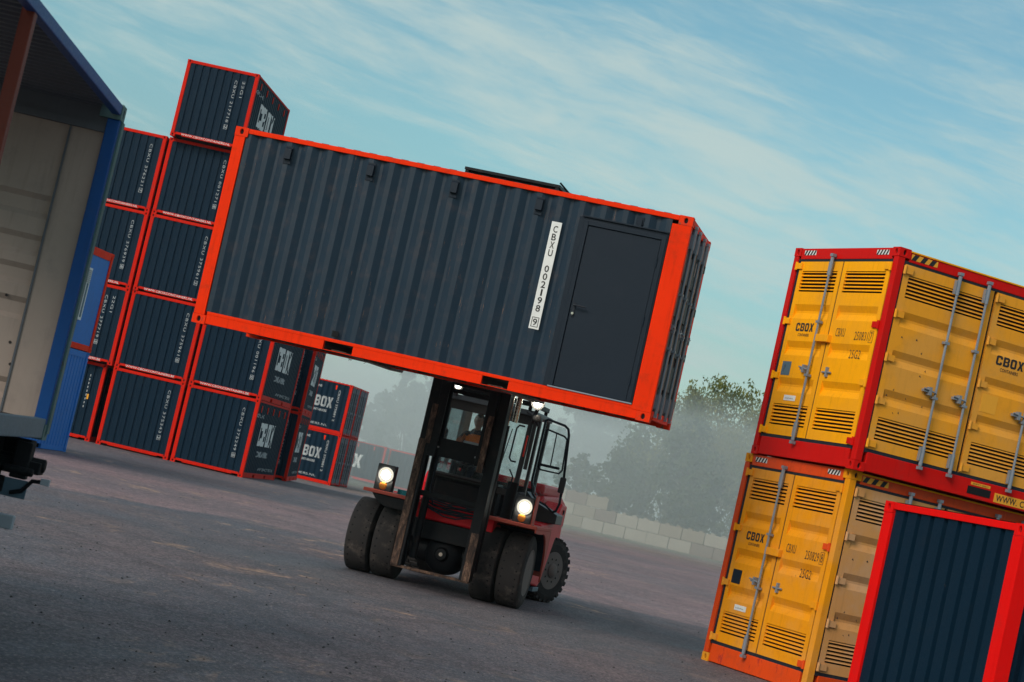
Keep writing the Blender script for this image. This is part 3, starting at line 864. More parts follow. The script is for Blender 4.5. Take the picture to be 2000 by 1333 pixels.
# ------------------------------------------------------------------ small navy container front right (closed end towards the yard)
HG = 2.467
g = empty('shipping_container', (5.158, 19.489, 0.0), (0, 0, -1.1889 + PI / 2), 'navy bright-red-framed container cut off by the lower right edge, in front of the yellow stack', 'container')
frame_mb(L20, W20, HG, pl=0.17, pr=0.17, py=0.17, endtop=0.075).build('frame', 'pured', g, bevel=0.006)
add_castings(g, L20, W20, HG, 'pured')
s = MB(face_M('front', L20, W20)); corrugate(s, profile(L20, 0.175, L20 - 0.175, *SIDE), 0.165, HG - 0.06, -0.035); s.build('side_wall', 'navy', g)
s = MB(face_M('back', L20, W20)); corrugate(s, profile(L20, 0.175, L20 - 0.175, *SIDE), 0.165, HG - 0.06, -0.035); s.build('side_wall', 'navy', g)
pg = profile(W20, 0.175, W20 - 0.175, 0.165, 0.012, 0.050, 0.05)
s = MB(face_M('left', L20, W20)); corrugate(s, pg, 0.145, HG - 0.07, -0.03); s.build('end_wall', 'navy', g)
s = MB(face_M('right', L20, W20)); corrugate(s, pg, 0.145, HG - 0.07, -0.03); s.build('end_wall', 'navy', g)
roof_mb(L20, W20, HG).build('roof', 'navy', g)
floor_mb(L20, W20, False).build('floor', 'under', g)
r = MB(face_M('front', L20, W20)); rod(r, 0.42, 0.25, 1.9, 0.03, hz=1.1, hdir=1); r.build('lock_rod', 'steel', g, smooth=True)

# ------------------------------------------------------------------ the lifted container
lc = empty('shipping_container', (-4.0787, 26.3748, 2.8594), (0.0273, -0.0002, -0.1963),
           'dark grey container with orange-red frame and side door, lifted on the forklift', 'container')
LPF, _ = navy_parts(lc, pmat='navylift', pr=0.25, castmat='redworn')
# personnel door
fM = face_M('front', L20, W20)
dr = MB(fM)
dr.box(4.79, 5.72, -0.030, -0.008, 0.195, 2.235)
door = dr.build('door', 'charcoal', lc, bevel=0.004)
fr = MB(fM)
for a in ((4.725, 4.785, 0.19, 2.30), (5.725, 5.785, 0.19, 2.30), (4.785, 5.725, 2.24, 2.30)):
    fr.box(a[0], a[1], -0.04, 0.012, a[2], a[3])
fr.box(4.66, 4.725, -0.035, 0.001, 0.175, 2.335)
fr.box(5.785, 5.803, -0.035, 0.001, 0.175, 2.335)
fr.box(4.725, 5.785, -0.035, 0.001, 2.30, 2.335)
fr.build('door_frame', 'charcoal', lc, bevel=0.004)
sl_ = MB(fM); sl_.box(4.72, 5.80, -0.03, 0.010, 0.172, 0.188); sl_.build('door_sill', 'steel', lc)
hd = MB(fM)
hd.box(4.815, 4.85, -0.008, 0.004, 1.08, 1.26)
hd.tube([(4.832, 0.01, 1.225), (4.832, 0.055, 1.225), (4.86, 0.06, 1.225), (4.985, 0.06, 1.222)], 0.010, 8)
hd.build('handle', 'black', door, smooth=True)
hd = MB(fM); hd.lathe([(0.016, 0.0), (0.016, 0.014)], (4.832, 0.010, 1.12), 'y', 12); hd.build('lock', 'chrome', door)
for zz in (0.45, 1.2, 1.95):
    hd = MB(fM); hd.tube([(5.722, 0.014, zz - 0.06), (5.722, 0.014, zz + 0.06)], 0.012, 8); hd.build('hinge', 'charcoal', door, smooth=True)
hd = MB(fM); hd.box(4.70, 5.80, 0.001, 0.03, 2.335, 2.350); hd.build('drip_edge', 'charcoal', lc)
# vents high on the side
for u in (0.763, 1.883, 3.003, 4.121):
    v = MB(fM)
    v.box(u - 0.052, u + 0.052, -0.021, -0.012, 2.24, 2.47)
    v.prism([(-0.012, 2.45), (0.03, 2.43), (0.035, 2.30), (-0.012, 2.30)], 'x', u - 0.045, u + 0.045)
    v.build('vent', 'charcoal', lc, bevel=0.003)
v = MB(fM); v.box(5.36, 5.46, -0.021, -0.01, 2.37, 2.47); v.box(5.38, 5.44, -0.01, 0.01, 2.34, 2.44); v.build('vent', 'charcoal', lc, bevel=0.003)
v = MB(fM); v.box(1.86, 1.945, -0.021, -0.014, 0.20, 0.275); v.build('socket', 'hole', lc)
# number strip
st = MB(fM); st.box(4.325, 4.455, -0.018, -0.012, 0.83, 2.20); strip = st.build('number_strip', 'white', lc)
tx = MB(fM)
for i, ch in enumerate('CBXU 002198'):
    if ch == ' ': continue
    z = 2.065 - i * 0.1015 - (0.0 if i < 5 else 0.0)
    put_text(tx, text_polys(ch, bold=0.012), 4.39, z, 0.085, -0.009, width=0.022 if ch == '1' else 0.056, align='c')
put_text(tx, text_polys('9', bold=0.012), 4.39, 0.875, 0.085, -0.009, width=0.054, align='c')
for (a, b, c, d) in ((4.345, 4.352, 0.855, 0.98), (4.428, 4.435, 0.855, 0.98), (4.352, 4.428, 0.973, 0.98), (4.352, 4.428, 0.855, 0.862)):
    tx.box(a, b, -0.0115, -0.009, c, d)
tx.build('container_number', 'ink', strip)
# black rack / folded awning on the roof
rk = MB()
rk.box(3.02, 4.28, 0.25, 0.31, H20 + 0.065, H20 + 0.10)
rk.box(3.02, 4.28, 0.95, 1.0, H20 + 0.05, H20 + 0.09)
rk.box(3.02, 3.07, 0.31, 0.95, H20 + 0.06, H20 + 0.10); rk.box(4.23, 4.28, 0.31, 0.95, H20 + 0.06, H20 + 0.10)
rk.box(3.05, 4.25, 0.33, 0.95, H20 + 0.01, H20 + 0.075)
for xx in (3.03, 4.22):
    rk.box(xx, xx + 0.04, 0.26, 0.29, H20 - 0.0, H20 + 0.10)
rk.tube([(4.27, 0.27, H20 + 0.13), (4.42, 0.4, H20 + 0.01)], 0.012, 6)
rk.build('roof_rack', 'mast', lc)
# details on the door end: dark panel vents and stickers
q = MB(face_M('right', L20, W20))
for zz in (0.9, 1.25, 1.65):
    q.box(1.95, 2.13, -0.038, -0.033, zz - 0.09, zz + 0.09)
q.build('door_vent', 'hole', lc)
q = MB(face_M('right', L20, W20)); q.box(1.62, 1.86, -0.038, -0.0335, 2.02, 2.2); q.build('door_sticker', 'dullwhite', lc)
for zz in (0.34, 0.98, 1.6, 2.2):
    q = MB(face_M('right', L20, W20)); q.box(2.26, 2.345, -0.03, 0.012, zz - 0.05, zz + 0.05); q.build('hinge', 'charcoal', lc, bevel=0.004)

# ------------------------------------------------------------------ yellow side-door containers
HY = 2.896
RIBS = [2.01, 1.50, 0.99]
def leaf(mb, gap, u0, u1, z0, z1, n0=-0.012):
    """door leaf with three horizontal pressed ribs and louvres at top and bottom"""
    st = 0.085
    mb.box(u0, u0 + st, n0 - 0.045, n0, z0, z1)
    mb.box(u1 - st, u1, n0 - 0.045, n0, z0, z1)
    a, b = u0 + st, u1 - st
    lou = [(2.285, 2.575), (0.435, 0.725)]
    zs = [(z1, 0), (lou[0][1], 0)]
    def sheet(pts):
        vs, fs = [], []
        for z, d in pts: vs += [(a, n0 - d, z), (b, n0 - d, z)]
        for i in range(len(pts) - 1): fs.append((2 * i, 2 * i + 1, 2 * i + 3, 2 * i + 2))
        mb.add(vs, fs)
    sheet(zs)
    pts = [(lou[0][0], 0)]
    for r_ in RIBS:
        pts += [(r_ + 0.10, 0), (r_ + 0.015, 0.040), (r_ - 0.015, 0.040), (r_ - 0.10, 0)]
    pts.append((lou[1][1], 0))
    sheet(pts)
    sheet([(lou[1][0], 0), (z0, 0)])
    for (p, q) in lou:
        k = 6
        ph = (q - p) / k
        gap.append((a, b, n0 - 0.044, n0 - 0.034, p, q))
        for i in range(k):
            zb = p + i * ph + ph * 0.42
            mb.add([(a, n0 - 0.002, zb), (b, n0 - 0.002, zb), (b, n0 + 0.004, zb + ph * 0.05), (a, n0 + 0.004, zb + ph * 0.05),
                    (a, n0 - 0.026, zb + ph * 0.58), (b, n0 - 0.026, zb + ph * 0.58)], [(0, 1, 2, 3), (3, 2, 5, 4)])
def yhinge(mb, u, z, s):
    mb.box(min(u, u + s * 0.13), max(u, u + s * 0.13), -0.012, 0.016, z - 0.04, z + 0.04)
    mb.tube([(u, 0.012, z - 0.055), (u, 0.012, z + 0.055)], 0.02, 8)
def yellow_container(origin, yaw, label, cols, num, chk, extra):
    o = empty('side_door_container', origin, (0, 0, yaw), label, 'container', 'yellow side-door containers stacked two high')
    fr_, post_, cast_, endm, sidem, railm = cols
    L, W, H = L20, W20, HY
    m = MB()
    for x0, x1 in ((0, 0.11), (L - 0.11, L)):
        for y0, y1 in ((0.0, 0.11), (W - 0.11, W)):
            if x0 == 0 and y0 == 0: continue
            m.box(x0 + 0.002, x1 - 0.002, y0 + 0.002, y1 - 0.002, CZ, H - CZ)
    for y0, y1 in ((0.008, 0.1), (W - 0.1, W - 0.008)):
        m.box(CX, L - CX, y0, y1, H - 0.155, H - 0.03)
        m.box(CX, L - CX, y0, y1, 0.012, 0.255)
    m.box(0.008, 0.1, CY, W - CY, H - 0.155, H - 0.006); m.box(L - 0.1, L - 0.008, CY, W - CY, H - 0.155, H - 0.006)
    m.box(L - 0.1, L - 0.008, CY, W - CY, 0.012, 0.255)
    m.build('frame', fr_, o, bevel=0.006)
    m = MB(); m.box(0.002, 0.11, 0.002, 0.11, CZ, H - CZ); m.build('corner_post', post_, o, bevel=0.008)
    m = MB(); m.box(0.008, 0.1, CY, W - CY, 0.012, 0.255); m.build('end_sill', railm, o, bevel=0.006)
    m = MB(); m.box(CX, L - CX, -0.004, 0.02, H - 0.03, H - 0.012); m.build('roof_edge', 'yellow', o)
    add_castings(o, L, W, H, cast_)
    M2 = MB(); M2.box(0.12, L - 0.12, 0.12, W - 0.12, 0.15, 0.2); M2.build('floor', 'under', o)
    roof_mb(L, W, H - 0.01).build('roof', fr_, o)
    # back and far end: plain pressed walls
    s = MB(face_M('back', L, W)); corrugate(s, profile(L, 0.12, L - 0.12, *SIDE), 0.25, H - 0.15, -0.03); s.build('side_wall', sidem, o)
    s = MB(face_M('right', L, W)); corrugate(s, profile(W, 0.12, W - 0.12, *END), 0.25, H - 0.15, -0.03); s.build('end_wall', endm, o)
    # end doors (left face)
    ML = face_M('left', L, W)
    k = MB(ML); k.box(0.115, W - 0.115, -0.085, -0.06, 0.25, H - 0.15)
    k.box(0.115, 0.185, -0.06, -0.022, 0.25, H - 0.15); k.box(W - 0.135, W - 0.112, -0.06, -0.022, 0.25, H - 0.15)
    k.box(0.115, W - 0.115, -0.06, -0.016, 0.25, 0.297); k.box(0.115, W - 0.115, -0.06, -0.016, H - 0.188, H - 0.15)
    k.box(1.205, 1.228, -0.06, -0.02, 0.297, H - 0.188)
    k.build('door_seal', 'black', o)
    for (a, b) in ((0.185, 1.203), (1.230, W - 0.137)):
        d_, gp = MB(ML), []
        leaf(d_, gp, a, b, 0.30, H - 0.19)
        dd = d_.build('end_door', endm, o)
        for g_ in gp:
            x = MB(ML); x.box(*g_); x.build('louvre_gap', 'hole', dd)
        if a < 1:
            x = MB(ML); rod(x, 1.02, 0.20, 2.80, 0.045, hz=1.21, hdir=-1, hl=0.2); x.build('lock_rod', 'steel', dd, smooth=True)
            x = MB(ML); x.box(1.03, 1.32, -0.012, 0.055, 1.60, 1.70); x.build('lock_box', endm, dd, bevel=0.006)
            x = MB(ML); put_text(x, LOGO, 0.42, 1.735, 0.115, -0.009, width=0.42)
            put_text(x, text_polys('CONTAINERS', bold=0.01), 0.50, 1.665, 0.04, -0.009, width=0.27); x.build('logo', 'ink', dd)
            x = MB(ML); x.box(0.29, 0.50, -0.011, -0.007, 1.12, 1.31); x.build('id_plate', 'greyrail' if chk == '7' else 'charcoal', dd)
            x = MB(ML); x.box(0.50, 0.78, -0.011, -0.007, 0.775, 0.85); x.build('safety_plate', 'white', dd, bevel=0.003)
            x = MB(ML); put_text(x, text_polys('CSC SAFETY APPROVAL'), 0.53, 0.80, 0.014, -0.004, width=0.2); x.build('plate_text', 'ink', dd)
            for zz in (2.64, 1.87, 1.11, 0.35):
                h_ = MB(ML); yhinge(h_, 0.13, zz, 1); h_.build('hinge', endm, dd)
        else:
            x = MB(ML)
            put_text(x, text_polys('CBXU', bold=0.0, spacing=1.15), 1.39, 1.69, 0.115, -0.009, width=0.21)
            put_text(x, text_polys(num, bold=0.0, spacing=1.15), 1.83, 1.655, 0.115, -0.009, width=0.30)
            put_text(x, text_polys(chk, bold=0.0), 2.175, 1.655, 0.115, -0.009, width=0.045)
            for (p, q, r0, r1) in ((2.155, 2.160, 1.63, 1.79), (2.235, 2.240, 1.63, 1.79), (2.160, 2.235, 1.785, 1.79), (2.160, 2.235, 1.63, 1.635)):
                x.box(p, q, -0.0115, -0.009, r0, r1)
            put_text(x, text_polys('25G2', bold=0.0, spacing=1.15), 1.80, 1.41, 0.115, -0.009, width=0.25)
            x.build('container_number', 'ink', dd)
            x = MB(ML); x.tube([(1.30, 0.01, 1.20), (1.50, 0.01, 1.20)], 0.013, 6); x.box(1.38, 1.42, -0.012, 0.02, 1.14, 1.27); x.build('handle', 'steel', dd)
            for zz in (2.64, 1.87, 1.11, 0.35):
                h_ = MB(ML); yhinge(h_, W - 0.115, zz, -1); h_.build('hinge', endm if zz not in (1.87, 0.35) else fr_, dd)
    # hazard strips
    wb, kb = MB(ML), MB(ML)
    chevrons(wb, kb, 0.24, 0.52, H - 0.10, H - 0.035, -0.007)
    chevrons(wb, kb, 1.93, 2.20, H - 0.10, H - 0.035, -0.007)
    hz = wb.build('hazard_strip', 'white', o); kb.build('stripes', 'ink', hz)
    MF = face_M('front', L, W)
    wb, kb = MB(MF), MB(MF)
    chevrons(wb, kb, 0.20, 0.62, H - 0.12, H - 0.045, -0.007, 3)
    hz = wb.build('hazard_strip', 'sticker', o); kb.build('stripes', 'ink', hz)
    # side doors (front face)
    k = MB(MF); k.box(0.112, L - 0.112, -0.085, -0.06, 0.25, H - 0.15)
    k.box(0.112, L - 0.112, -0.06, -0.016, 0.25, 0.297); k.box(0.112, L - 0.112, -0.06, -0.016, H - 0.188, H - 0.15)
    k.box(0.112, 0.135, -0.06, -0.02, 0.25, H - 0.15)
    k.build('side_door_seal', 'black', o)
    us = [(0.14, 1.59), (1.645, 3.00), (3.06, 4.41), (4.465, L - 0.14)]
    rods = [[0.97, 1.45], [2.44, 2.90], [3.16, 3.62], [4.60, 5.08]]
    for i, (a, b) in enumerate(us):
        d_, gp = MB(MF), []
        leaf(d_, gp, a, b, 0.30, H - 0.19)
        dd = d_.build('side_door', sidem, o)
        for g_ in gp:
            x = MB(MF); x.box(*g_); x.build('louvre_gap', 'hole', dd)
        for ru in rods[i]:
            x = MB(MF); rod(x, ru, 0.20, 2.80, 0.045, hz=1.20, hdir=-1, hl=0.2); x.build('lock_rod', 'steel', dd, smooth=True)
        for zz in (2.63, 2.06, 1.49, 0.93, 0.37):
            h_ = MB(MF); yhinge(h_, a - 0.01, zz, 1); h_.build('hinge', sidem, dd)
        if i in (1, 3):
            x = MB(MF); put_text(x, LOGO, a + 0.20, 1.79, 0.125, -0.009, width=0.46)
            put_text(x, text_polys('CONTAINERS', bold=0.01), a + 0.29, 1.715, 0.045, -0.009, width=0.30); x.build('logo', 'ink', dd)
            x = MB(MF); x.box(a + 0.10, a + 0.36, -0.0115, -0.0085, 1.14, 1.38); x.build('faded_patch', 'sticker', dd)
        elif i == 0:
            rn = random.Random(11)
            x = MB(MF)
            for j in range(11):
                uu, zz = a + rn.uniform(0.12, 1.1), rn.uniform(0.8, 1.8)
                x.prism([(uu, zz), (uu + rn.uniform(.01, .03), zz - 0.008), (uu + rn.uniform(.0, .02), zz + rn.uniform(.01, .025))], 'y', -0.0115, -0.0085)
            x.build('rust_chips', 'under', dd)
    # fork pocket and stencils on the side sill
    x = MB(MF); x.box(1.82, 2.20, -0.0075, -0.003, 0.065, 0.165); x.build('fork_pocket', 'hole', o)
    x = MB(MF); x.box(3.86, 4.24, -0.0075, -0.003, 0.065, 0.165); x.build('fork_pocket', 'hole', o)
    x = MB(MF); x.box(1.86, 2.18, -0.0075, -0.004, 0.185, 0.222); p_ = x.build('stencil_plate', 'sticker', o)
    x = MB(MF); put_text(x, text_polys('EMPTY ONLY', bold=0.0), 1.89, 0.192, 0.022, -0.002, width=0.26); x.build('stencil_text', 'ink', p_)
    x = MB(MF); x.box(2.27, 3.9, -0.0075, -0.004, 0.035, 0.155); p_ = x.build('stencil_plate', 'sticker', o)
    x = MB(MF); put_text(x, text_polys('WWW. CBOXCONTAINERS.NL', bold=0.015, spacing=1.1), 2.30, 0.052, 0.085, -0.002, width=1.56); x.build('stencil_text', 'ink', p_)
    return o
yellow_container((4.557, 25.8878, HY + 0.004), -1.1384 + PI / 2, 'upper yellow container with red frame and louvred doors, marked 250831 7',
                 ('deepred', 'deepred', 'deepred', 'yellow', 'yellowside', 'deepred'), '250831', '7', None)
yellow_container((4.5851, 26.0675, 0.0), -1.1105 + PI / 2, 'lower yellow container with worn orange frame and a yellow corner post, marked 250829 8',
                 ('oranged', 'yellowworn', 'yellowworn', 'yellowworn', 'chalk', 'oranged'), '250829', '8', None)

# ------------------------------------------------------------------ blue site cabins by the stack
OY = 1.4285
ox, oy = -10.4537 - L20 * math.cos(OY), 52.4906 - L20 * math.sin(OY)
b1 = empty('site_container', (ox, oy, 0), (0, 0, OY), 'plain blue ribbed container on the ground under the red-framed blue cabin', 'container')
frame_mb(L20, W20, H20, pl=0.14, pr=0.14, botz=0.13, topz=0.16).build('frame', 'blue', b1, bevel=0.005)
add_castings(b1, L20, W20, H20, 'blue')
for f_ in ('front', 'back'):
    s = MB(face_M(f_, L20, W20)); corrugate(s, profile(L20, 0.14, L20 - 0.14, 0.17, 0.01, 0.02, 0.02), 0.13, H20 - 0.15, -0.02); s.build('side_wall', 'blue', b1)
for f_ in ('left', 'right'):
    s = MB(face_M(f_, L20, W20)); corrugate(s, profile(W20, 0.12, W20 - 0.12, 0.17, 0.01, 0.02, 0.02), 0.14, H20 - 0.09, -0.02); s.build('end_wall', 'blue', b1)
roof_mb(L20, W20, H20).build('roof', 'blue', b1); floor_mb(L20, W20, False).build('floor', 'under', b1)
b2 = empty('site_cabin', (ox + 0.02, oy + 0.02, H20 + 0.006), (0, 0, OY), 'bright blue cabin with red frame and a narrow shuttered window, on the blue ribbed container', 'cabin')
frame_mb(L20, W20, H20, pl=0.18, pr=0.13, botz=0.16, topz=0.2, pockets=False, gaps=False).build('frame', 'red', b2, bevel=0.005)
add_castings(b2, L20, W20, H20, 'red')
s = MB(); s.box(0.10, L20 - 0.10, 0.03, W20 - 0.03, 0.14, H20 - 0.18); s.build('wall', 'blue', b2)
x = MB(face_M('front', L20, W20)); x.box(4.22, 4.74, -0.03, 0.01, 0.72, 2.05); wn = x.build('window', 'white', b2, bevel=0.004)
x = MB(face_M('front', L20, W20)); x.box(4.29, 4.67, 0.01, 0.014, 0.79, 1.66); x.build('pane', 'greyrail', wn)
x = MB(face_M('front', L20, W20)); x.box(4.46, 4.49, 0.014, 0.03, 0.79, 1.66); x.build('mullion', 'white', wn)
x = MB(face_M('front', L20, W20))
for i in range(7): x.box(4.27, 4.69, 0.01, 0.024, 1.67 + i * 0.048, 1.708 + i * 0.048)
x.build('roller_shutter', 'dullwhite', wn)
x = MB(); x.box(0.02, L20 - 0.02, 0.02, W20 - 0.02, H20 - 0.03, H20 - 0.002); x.build('roof', 'red', b2)
# ------------------------------------------------------------------ blue open-sided container on a trailer, left foreground
T0 = (-3.2567, 15.5262, 1.2746); TYAW = 0.0399
# local axes of the container group: x across (to the right +), y along, origin at its far right bottom corner
tr = empty('open_side_container', T0, (0, 0, TYAW), 'blue container with open side and pale ribbed inner end wall at the left edge', 'container')
LT, WT, HT = 6.058, 2.438, 2.591
m = MB()
m.box(-0.10, -0.004, -0.16, -0.002, CZ, HT - CZ)                      # far right post
m.box(-WT, -WT + 0.12, -0.16, -0.002, CZ, HT - CZ)
m.box(-0.075, -0.006, -LT + CX, -CX, HT - 0.085, HT - 0.004)          # roof side rail
m.box(-WT, -WT + 0.08, -LT + CX, -CX, HT - 0.085, HT - 0.004)
m.box(-WT + CY, -CY, -0.08, -0.006, HT - 0.10, HT - 0.004)
m.box(-WT, -WT + 0.08, -LT + CX, -CX, 0.01, 0.16)
m.box(-0.10, -0.004, -LT, -LT + 0.16, CZ, HT - CZ); m.box(-WT, -WT + 0.12, -LT, -LT + 0.16, CZ, HT - CZ)
m.build('frame', 'bluedeep', tr, bevel=0.008)
m = MB(); m.box(-0.004, 0.012, -0.10, 0.002, 0.05, HT - 0.12); m.build('weathered_edge', 'greenrust', tr)
m = MB()
m.box(-0.085, -0.006, -LT + CX, -CX + 0.02, 0.012, 0.16); m.box(-WT + CY, -CY, -0.08, -0.006, 0.012, 0.15)
m.build('bottom_rail', 'greyrail', tr, bevel=0.008)
for ix in (0, 1):
    for iy in (0, 1):
        for iz in (0, 1):
            if 'greenrust' not in _cast: _cast['greenrust'] = casting_mesh().mesh('corner_casting', ['greenrust', 'hole'])
            o = bpy.data.objects.new('corner_casting', _cast['greenrust']); COL.objects.link(o); o.parent = tr
            o.rotation_euler = (0, 0, -PI / 2)
            o.location = (-ix * WT, -iy * LT, iz * HT)
            o.scale = (-1 if iy else 1, -1 if not ix else 1, -1 if iz else 1)
            if not ix: o.location.x += 0.0
# casting mesh local: +x along length from corner, +y across; rotated so that its +x runs to -y
m = MB()
pr_ = [(0.10, 0), (0.24, 0), (0.28, .03), (0.36, .03), (0.40, 0), (0.84, 0), (0.88, .03), (0.97, .03), (1.01, 0), (1.10, 0), (1.14, .03), (1.22, .03), (1.26, 0), (1.33, 0), (1.37, .03), (1.45, .03), (1.49, 0), (1.62, 0), (1.66, .03), (1.76, .03), (1.80, 0), (2.44, 0)]
vs, fs = [], []
for z, d in pr_:
    vs += [(-WT + 0.06, -0.055 - 0.03 + d, z), (-0.36, -0.055 - 0.03 + d, z)]
for i in range(len(pr_) - 1): fs.append((2 * i, 2 * i + 1, 2 * i + 3, 2 * i + 2))
m.add(vs, fs)
m.box(-0.36, -0.10, -0.10, -0.04, 0.10, 2.45)
iw = m.build('end_wall', 'inner', tr)
m = MB(); m.box(-WT + 0.06, -0.08, -0.12, -0.088, 2.38, HT - 0.03); m.build('header_panel', 'ceilin', tr)  # closes the gap; dark colour stands in for shade under the roof
m = MB()
for (xx, zz) in ((-0.62, 1.02), (-0.53, 1.0), (-0.55, 0.72), (-0.42, 0.66), (-0.50, 0.55), (-0.38, 0.5)):
    m.lathe([(0.012, 0.0), (0.010, -0.006)], (xx, -0.086, zz), 'y', 8)
m.build('bolt', 'under', iw)
m = MB(); m.box(-0.37, -0.355, -0.112, -0.10, 0.10, 2.45); m.box(-WT + 0.08, -0.09, -0.14, -0.095, 2.36, 2.42); m.build('edge_trim', 'ceilin', iw)
m = MB()
prr = profile(LT, 0.10, LT - 0.10, 0.05, 0.03, 0.05, 0.025)
vs, fs = [], []
for u, d in prr: vs += [(-WT + 0.08, -u, HT - 0.04 + d * 0.8), (-0.11, -u, HT - 0.04 + d * 0.8)]
for i in range(len(prr) - 1): fs.append((2 * i, 2 * i + 1, 2 * i + 3, 2 * i + 2))
m.add(vs, fs)
m.build('roof', 'ceilin', tr)
m = MB(); m.box(-WT + 0.08, -0.085, -LT + 0.05, -0.06, 0.10, 0.14); m.build('floor', 'under', tr)
m = MB(); m.box(-0.095, -0.015, -3.76, -3.67, 0.16, HT - 0.06); m.build('intermediate_post', 'rustpost', tr, bevel=0.006)
# trailer below
tl = empty('semi_trailer', (T0[0], T0[1], 0), (0, 0, TYAW), 'black container trailer chassis with silver bumper bar under the blue open container', 'trailer')
m = MB()
for x0 in (-1.75, -0.85):
    m.box(x0, x0 + 0.15, -9.0, -0.25, 0.82, 1.20)
m.box(-WT + 0.1, -0.02, -0.42, -0.22, 1.00, 1.262)
m.box(-WT + 0.1, -0.10, -3.2, -3.05, 1.05, 1.26)
m.box(-0.42, -0.22, -0.9, -0.25, 0.95, 1.24)
m.box(-0.30, 0.10, -0.56, -0.36, 1.03, 1.12)
m.box(-0.1, 0.02, -0.60, -0.5, 0.98, 1.25)
m.tube([(-0.28, -0.45, 1.10), (0.12, -0.45, 1.10)], 0.05, 10)
m.tube([(-0.15, -0.6, 1.04), (0.07, -0.6, 1.04)], 0.030, 10)
m.box(-0.5, -0.12, -0.62, -0.58, 0.86, 0.98)
m.build('chassis', 'hole', tl, bevel=0.01)
m = MB(); m.box(-0.60, 0.05, -0.60, -0.585, 0.84, 0.975); m.build('bracket_plate', 'greyrail', tl, bevel=0.004)
m = MB(); m.tube([(-0.06, -0.62, 0.87), (0.02, -0.62, 0.90), (0.08, -0.62, 0.985), (0.18, -0.62, 0.995)], 0.016, 8); m.build('twist_lock_handle', 'mast', tl, smooth=True)
m = MB(); m.box(0.14, 0.205, -0.645, -0.60, 0.972, 1.02); m.build('handle_grip', 'alu', tl, bevel=0.004)
m = MB(); m.box(-WT + 0.1, 0.10, -1.12, -1.04, 0.645, 0.745); m.build('underrun_bar', 'alu', tl, bevel=0.008)
for yy in (-1.9, -3.3):
    for sgn, xx in ((1, -0.36), (-1, -WT + 0.06)):
        w_ = MB(); w_.lathe([(0.30, 0.0), (0.46, 0.0), (0.51, 0.04), (0.51, 0.26), (0.46, 0.30), (0.30, 0.30)], (xx, yy, 0.51), 'x', 36)
        wo = w_.build('wheel', 'tyre', tl, smooth=True)
        w_ = MB(); w_.lathe([(0.0, 0.09), (0.10, 0.10), (0.12, 0.07), (0.27, 0.06), (0.30, 0.0)], (xx, yy, 0.51), 'x', 24); w_.build('rim', 'rim', wo, smooth=True)
for yy in (-1.9, -3.3):
    m = MB()
    for rr in (0.57, 0.585):
        pass
    vs, fs = [], []
    for i in range(13):
        a = R(-5) + i * R(190) / 12
        for rr in (0.575, 0.59):
            for xx in (-0.40, -0.02):
                vs.append((xx, yy + rr * math.cos(a), 0.55 + rr * math.sin(a)))
    for i in range(12):
        b = i * 4
        fs += [(b, b + 1, b + 5, b + 4), (b + 2, b + 6, b + 7, b + 3), (b, b + 4, b + 6, b + 2), (b + 1, b + 3, b + 7, b + 5)]
    m.add(vs, fs); m.build('mudguard', 'mast', tl)

# ------------------------------------------------------------------ forklift
FO = (-0.364, 30.25, 0.0); FYAW = -0.1963
fk = empty('forklift', FO, (0, 0, FYAW), 'heavy red and black forklift with dual front tyres and lit lamps, carrying the dark container', 'forklift')
def tyre_prof(w, r):
    return [(r * 0.60, 0.0), (r * 0.62, -0.006), (r * 0.82, -0.012), (r * 0.93, 0.0), (r * 0.985, 0.018), (r, 0.045), (r * 1.003, w / 2), (r, w - 0.045), (r * 0.985, w - 0.018), (r * 0.93, w), (r * 0.82, w + 0.012), (r * 0.62, w + 0.006), (r * 0.60, w)]
def knobs(m, c, r, x0, x1, n, h, rows, wfrac=0.5):
    for i in range(n):
        for k_, (a, b) in enumerate(rows):
            an = 2 * PI * (i + 0.5 * (k_ % 2)) / n
            da = PI / n * wfrac
            vs = []
            for rr in (r - 0.03, r + h):
                for aa in (an - da, an + da):
                    for xx in (x0 + (x1 - x0) * a, x0 + (x1 - x0) * b):
                        vs.append((c[0] + xx, c[1] + rr * math.cos(aa), c[2] + rr * math.sin(aa)))
            m.add(vs, [(0, 1, 3, 2), (4, 6, 7, 5), (0, 4, 5, 1), (2, 3, 7, 6), (0, 2, 6, 4), (1, 5, 7, 3)])
TR = 0.545
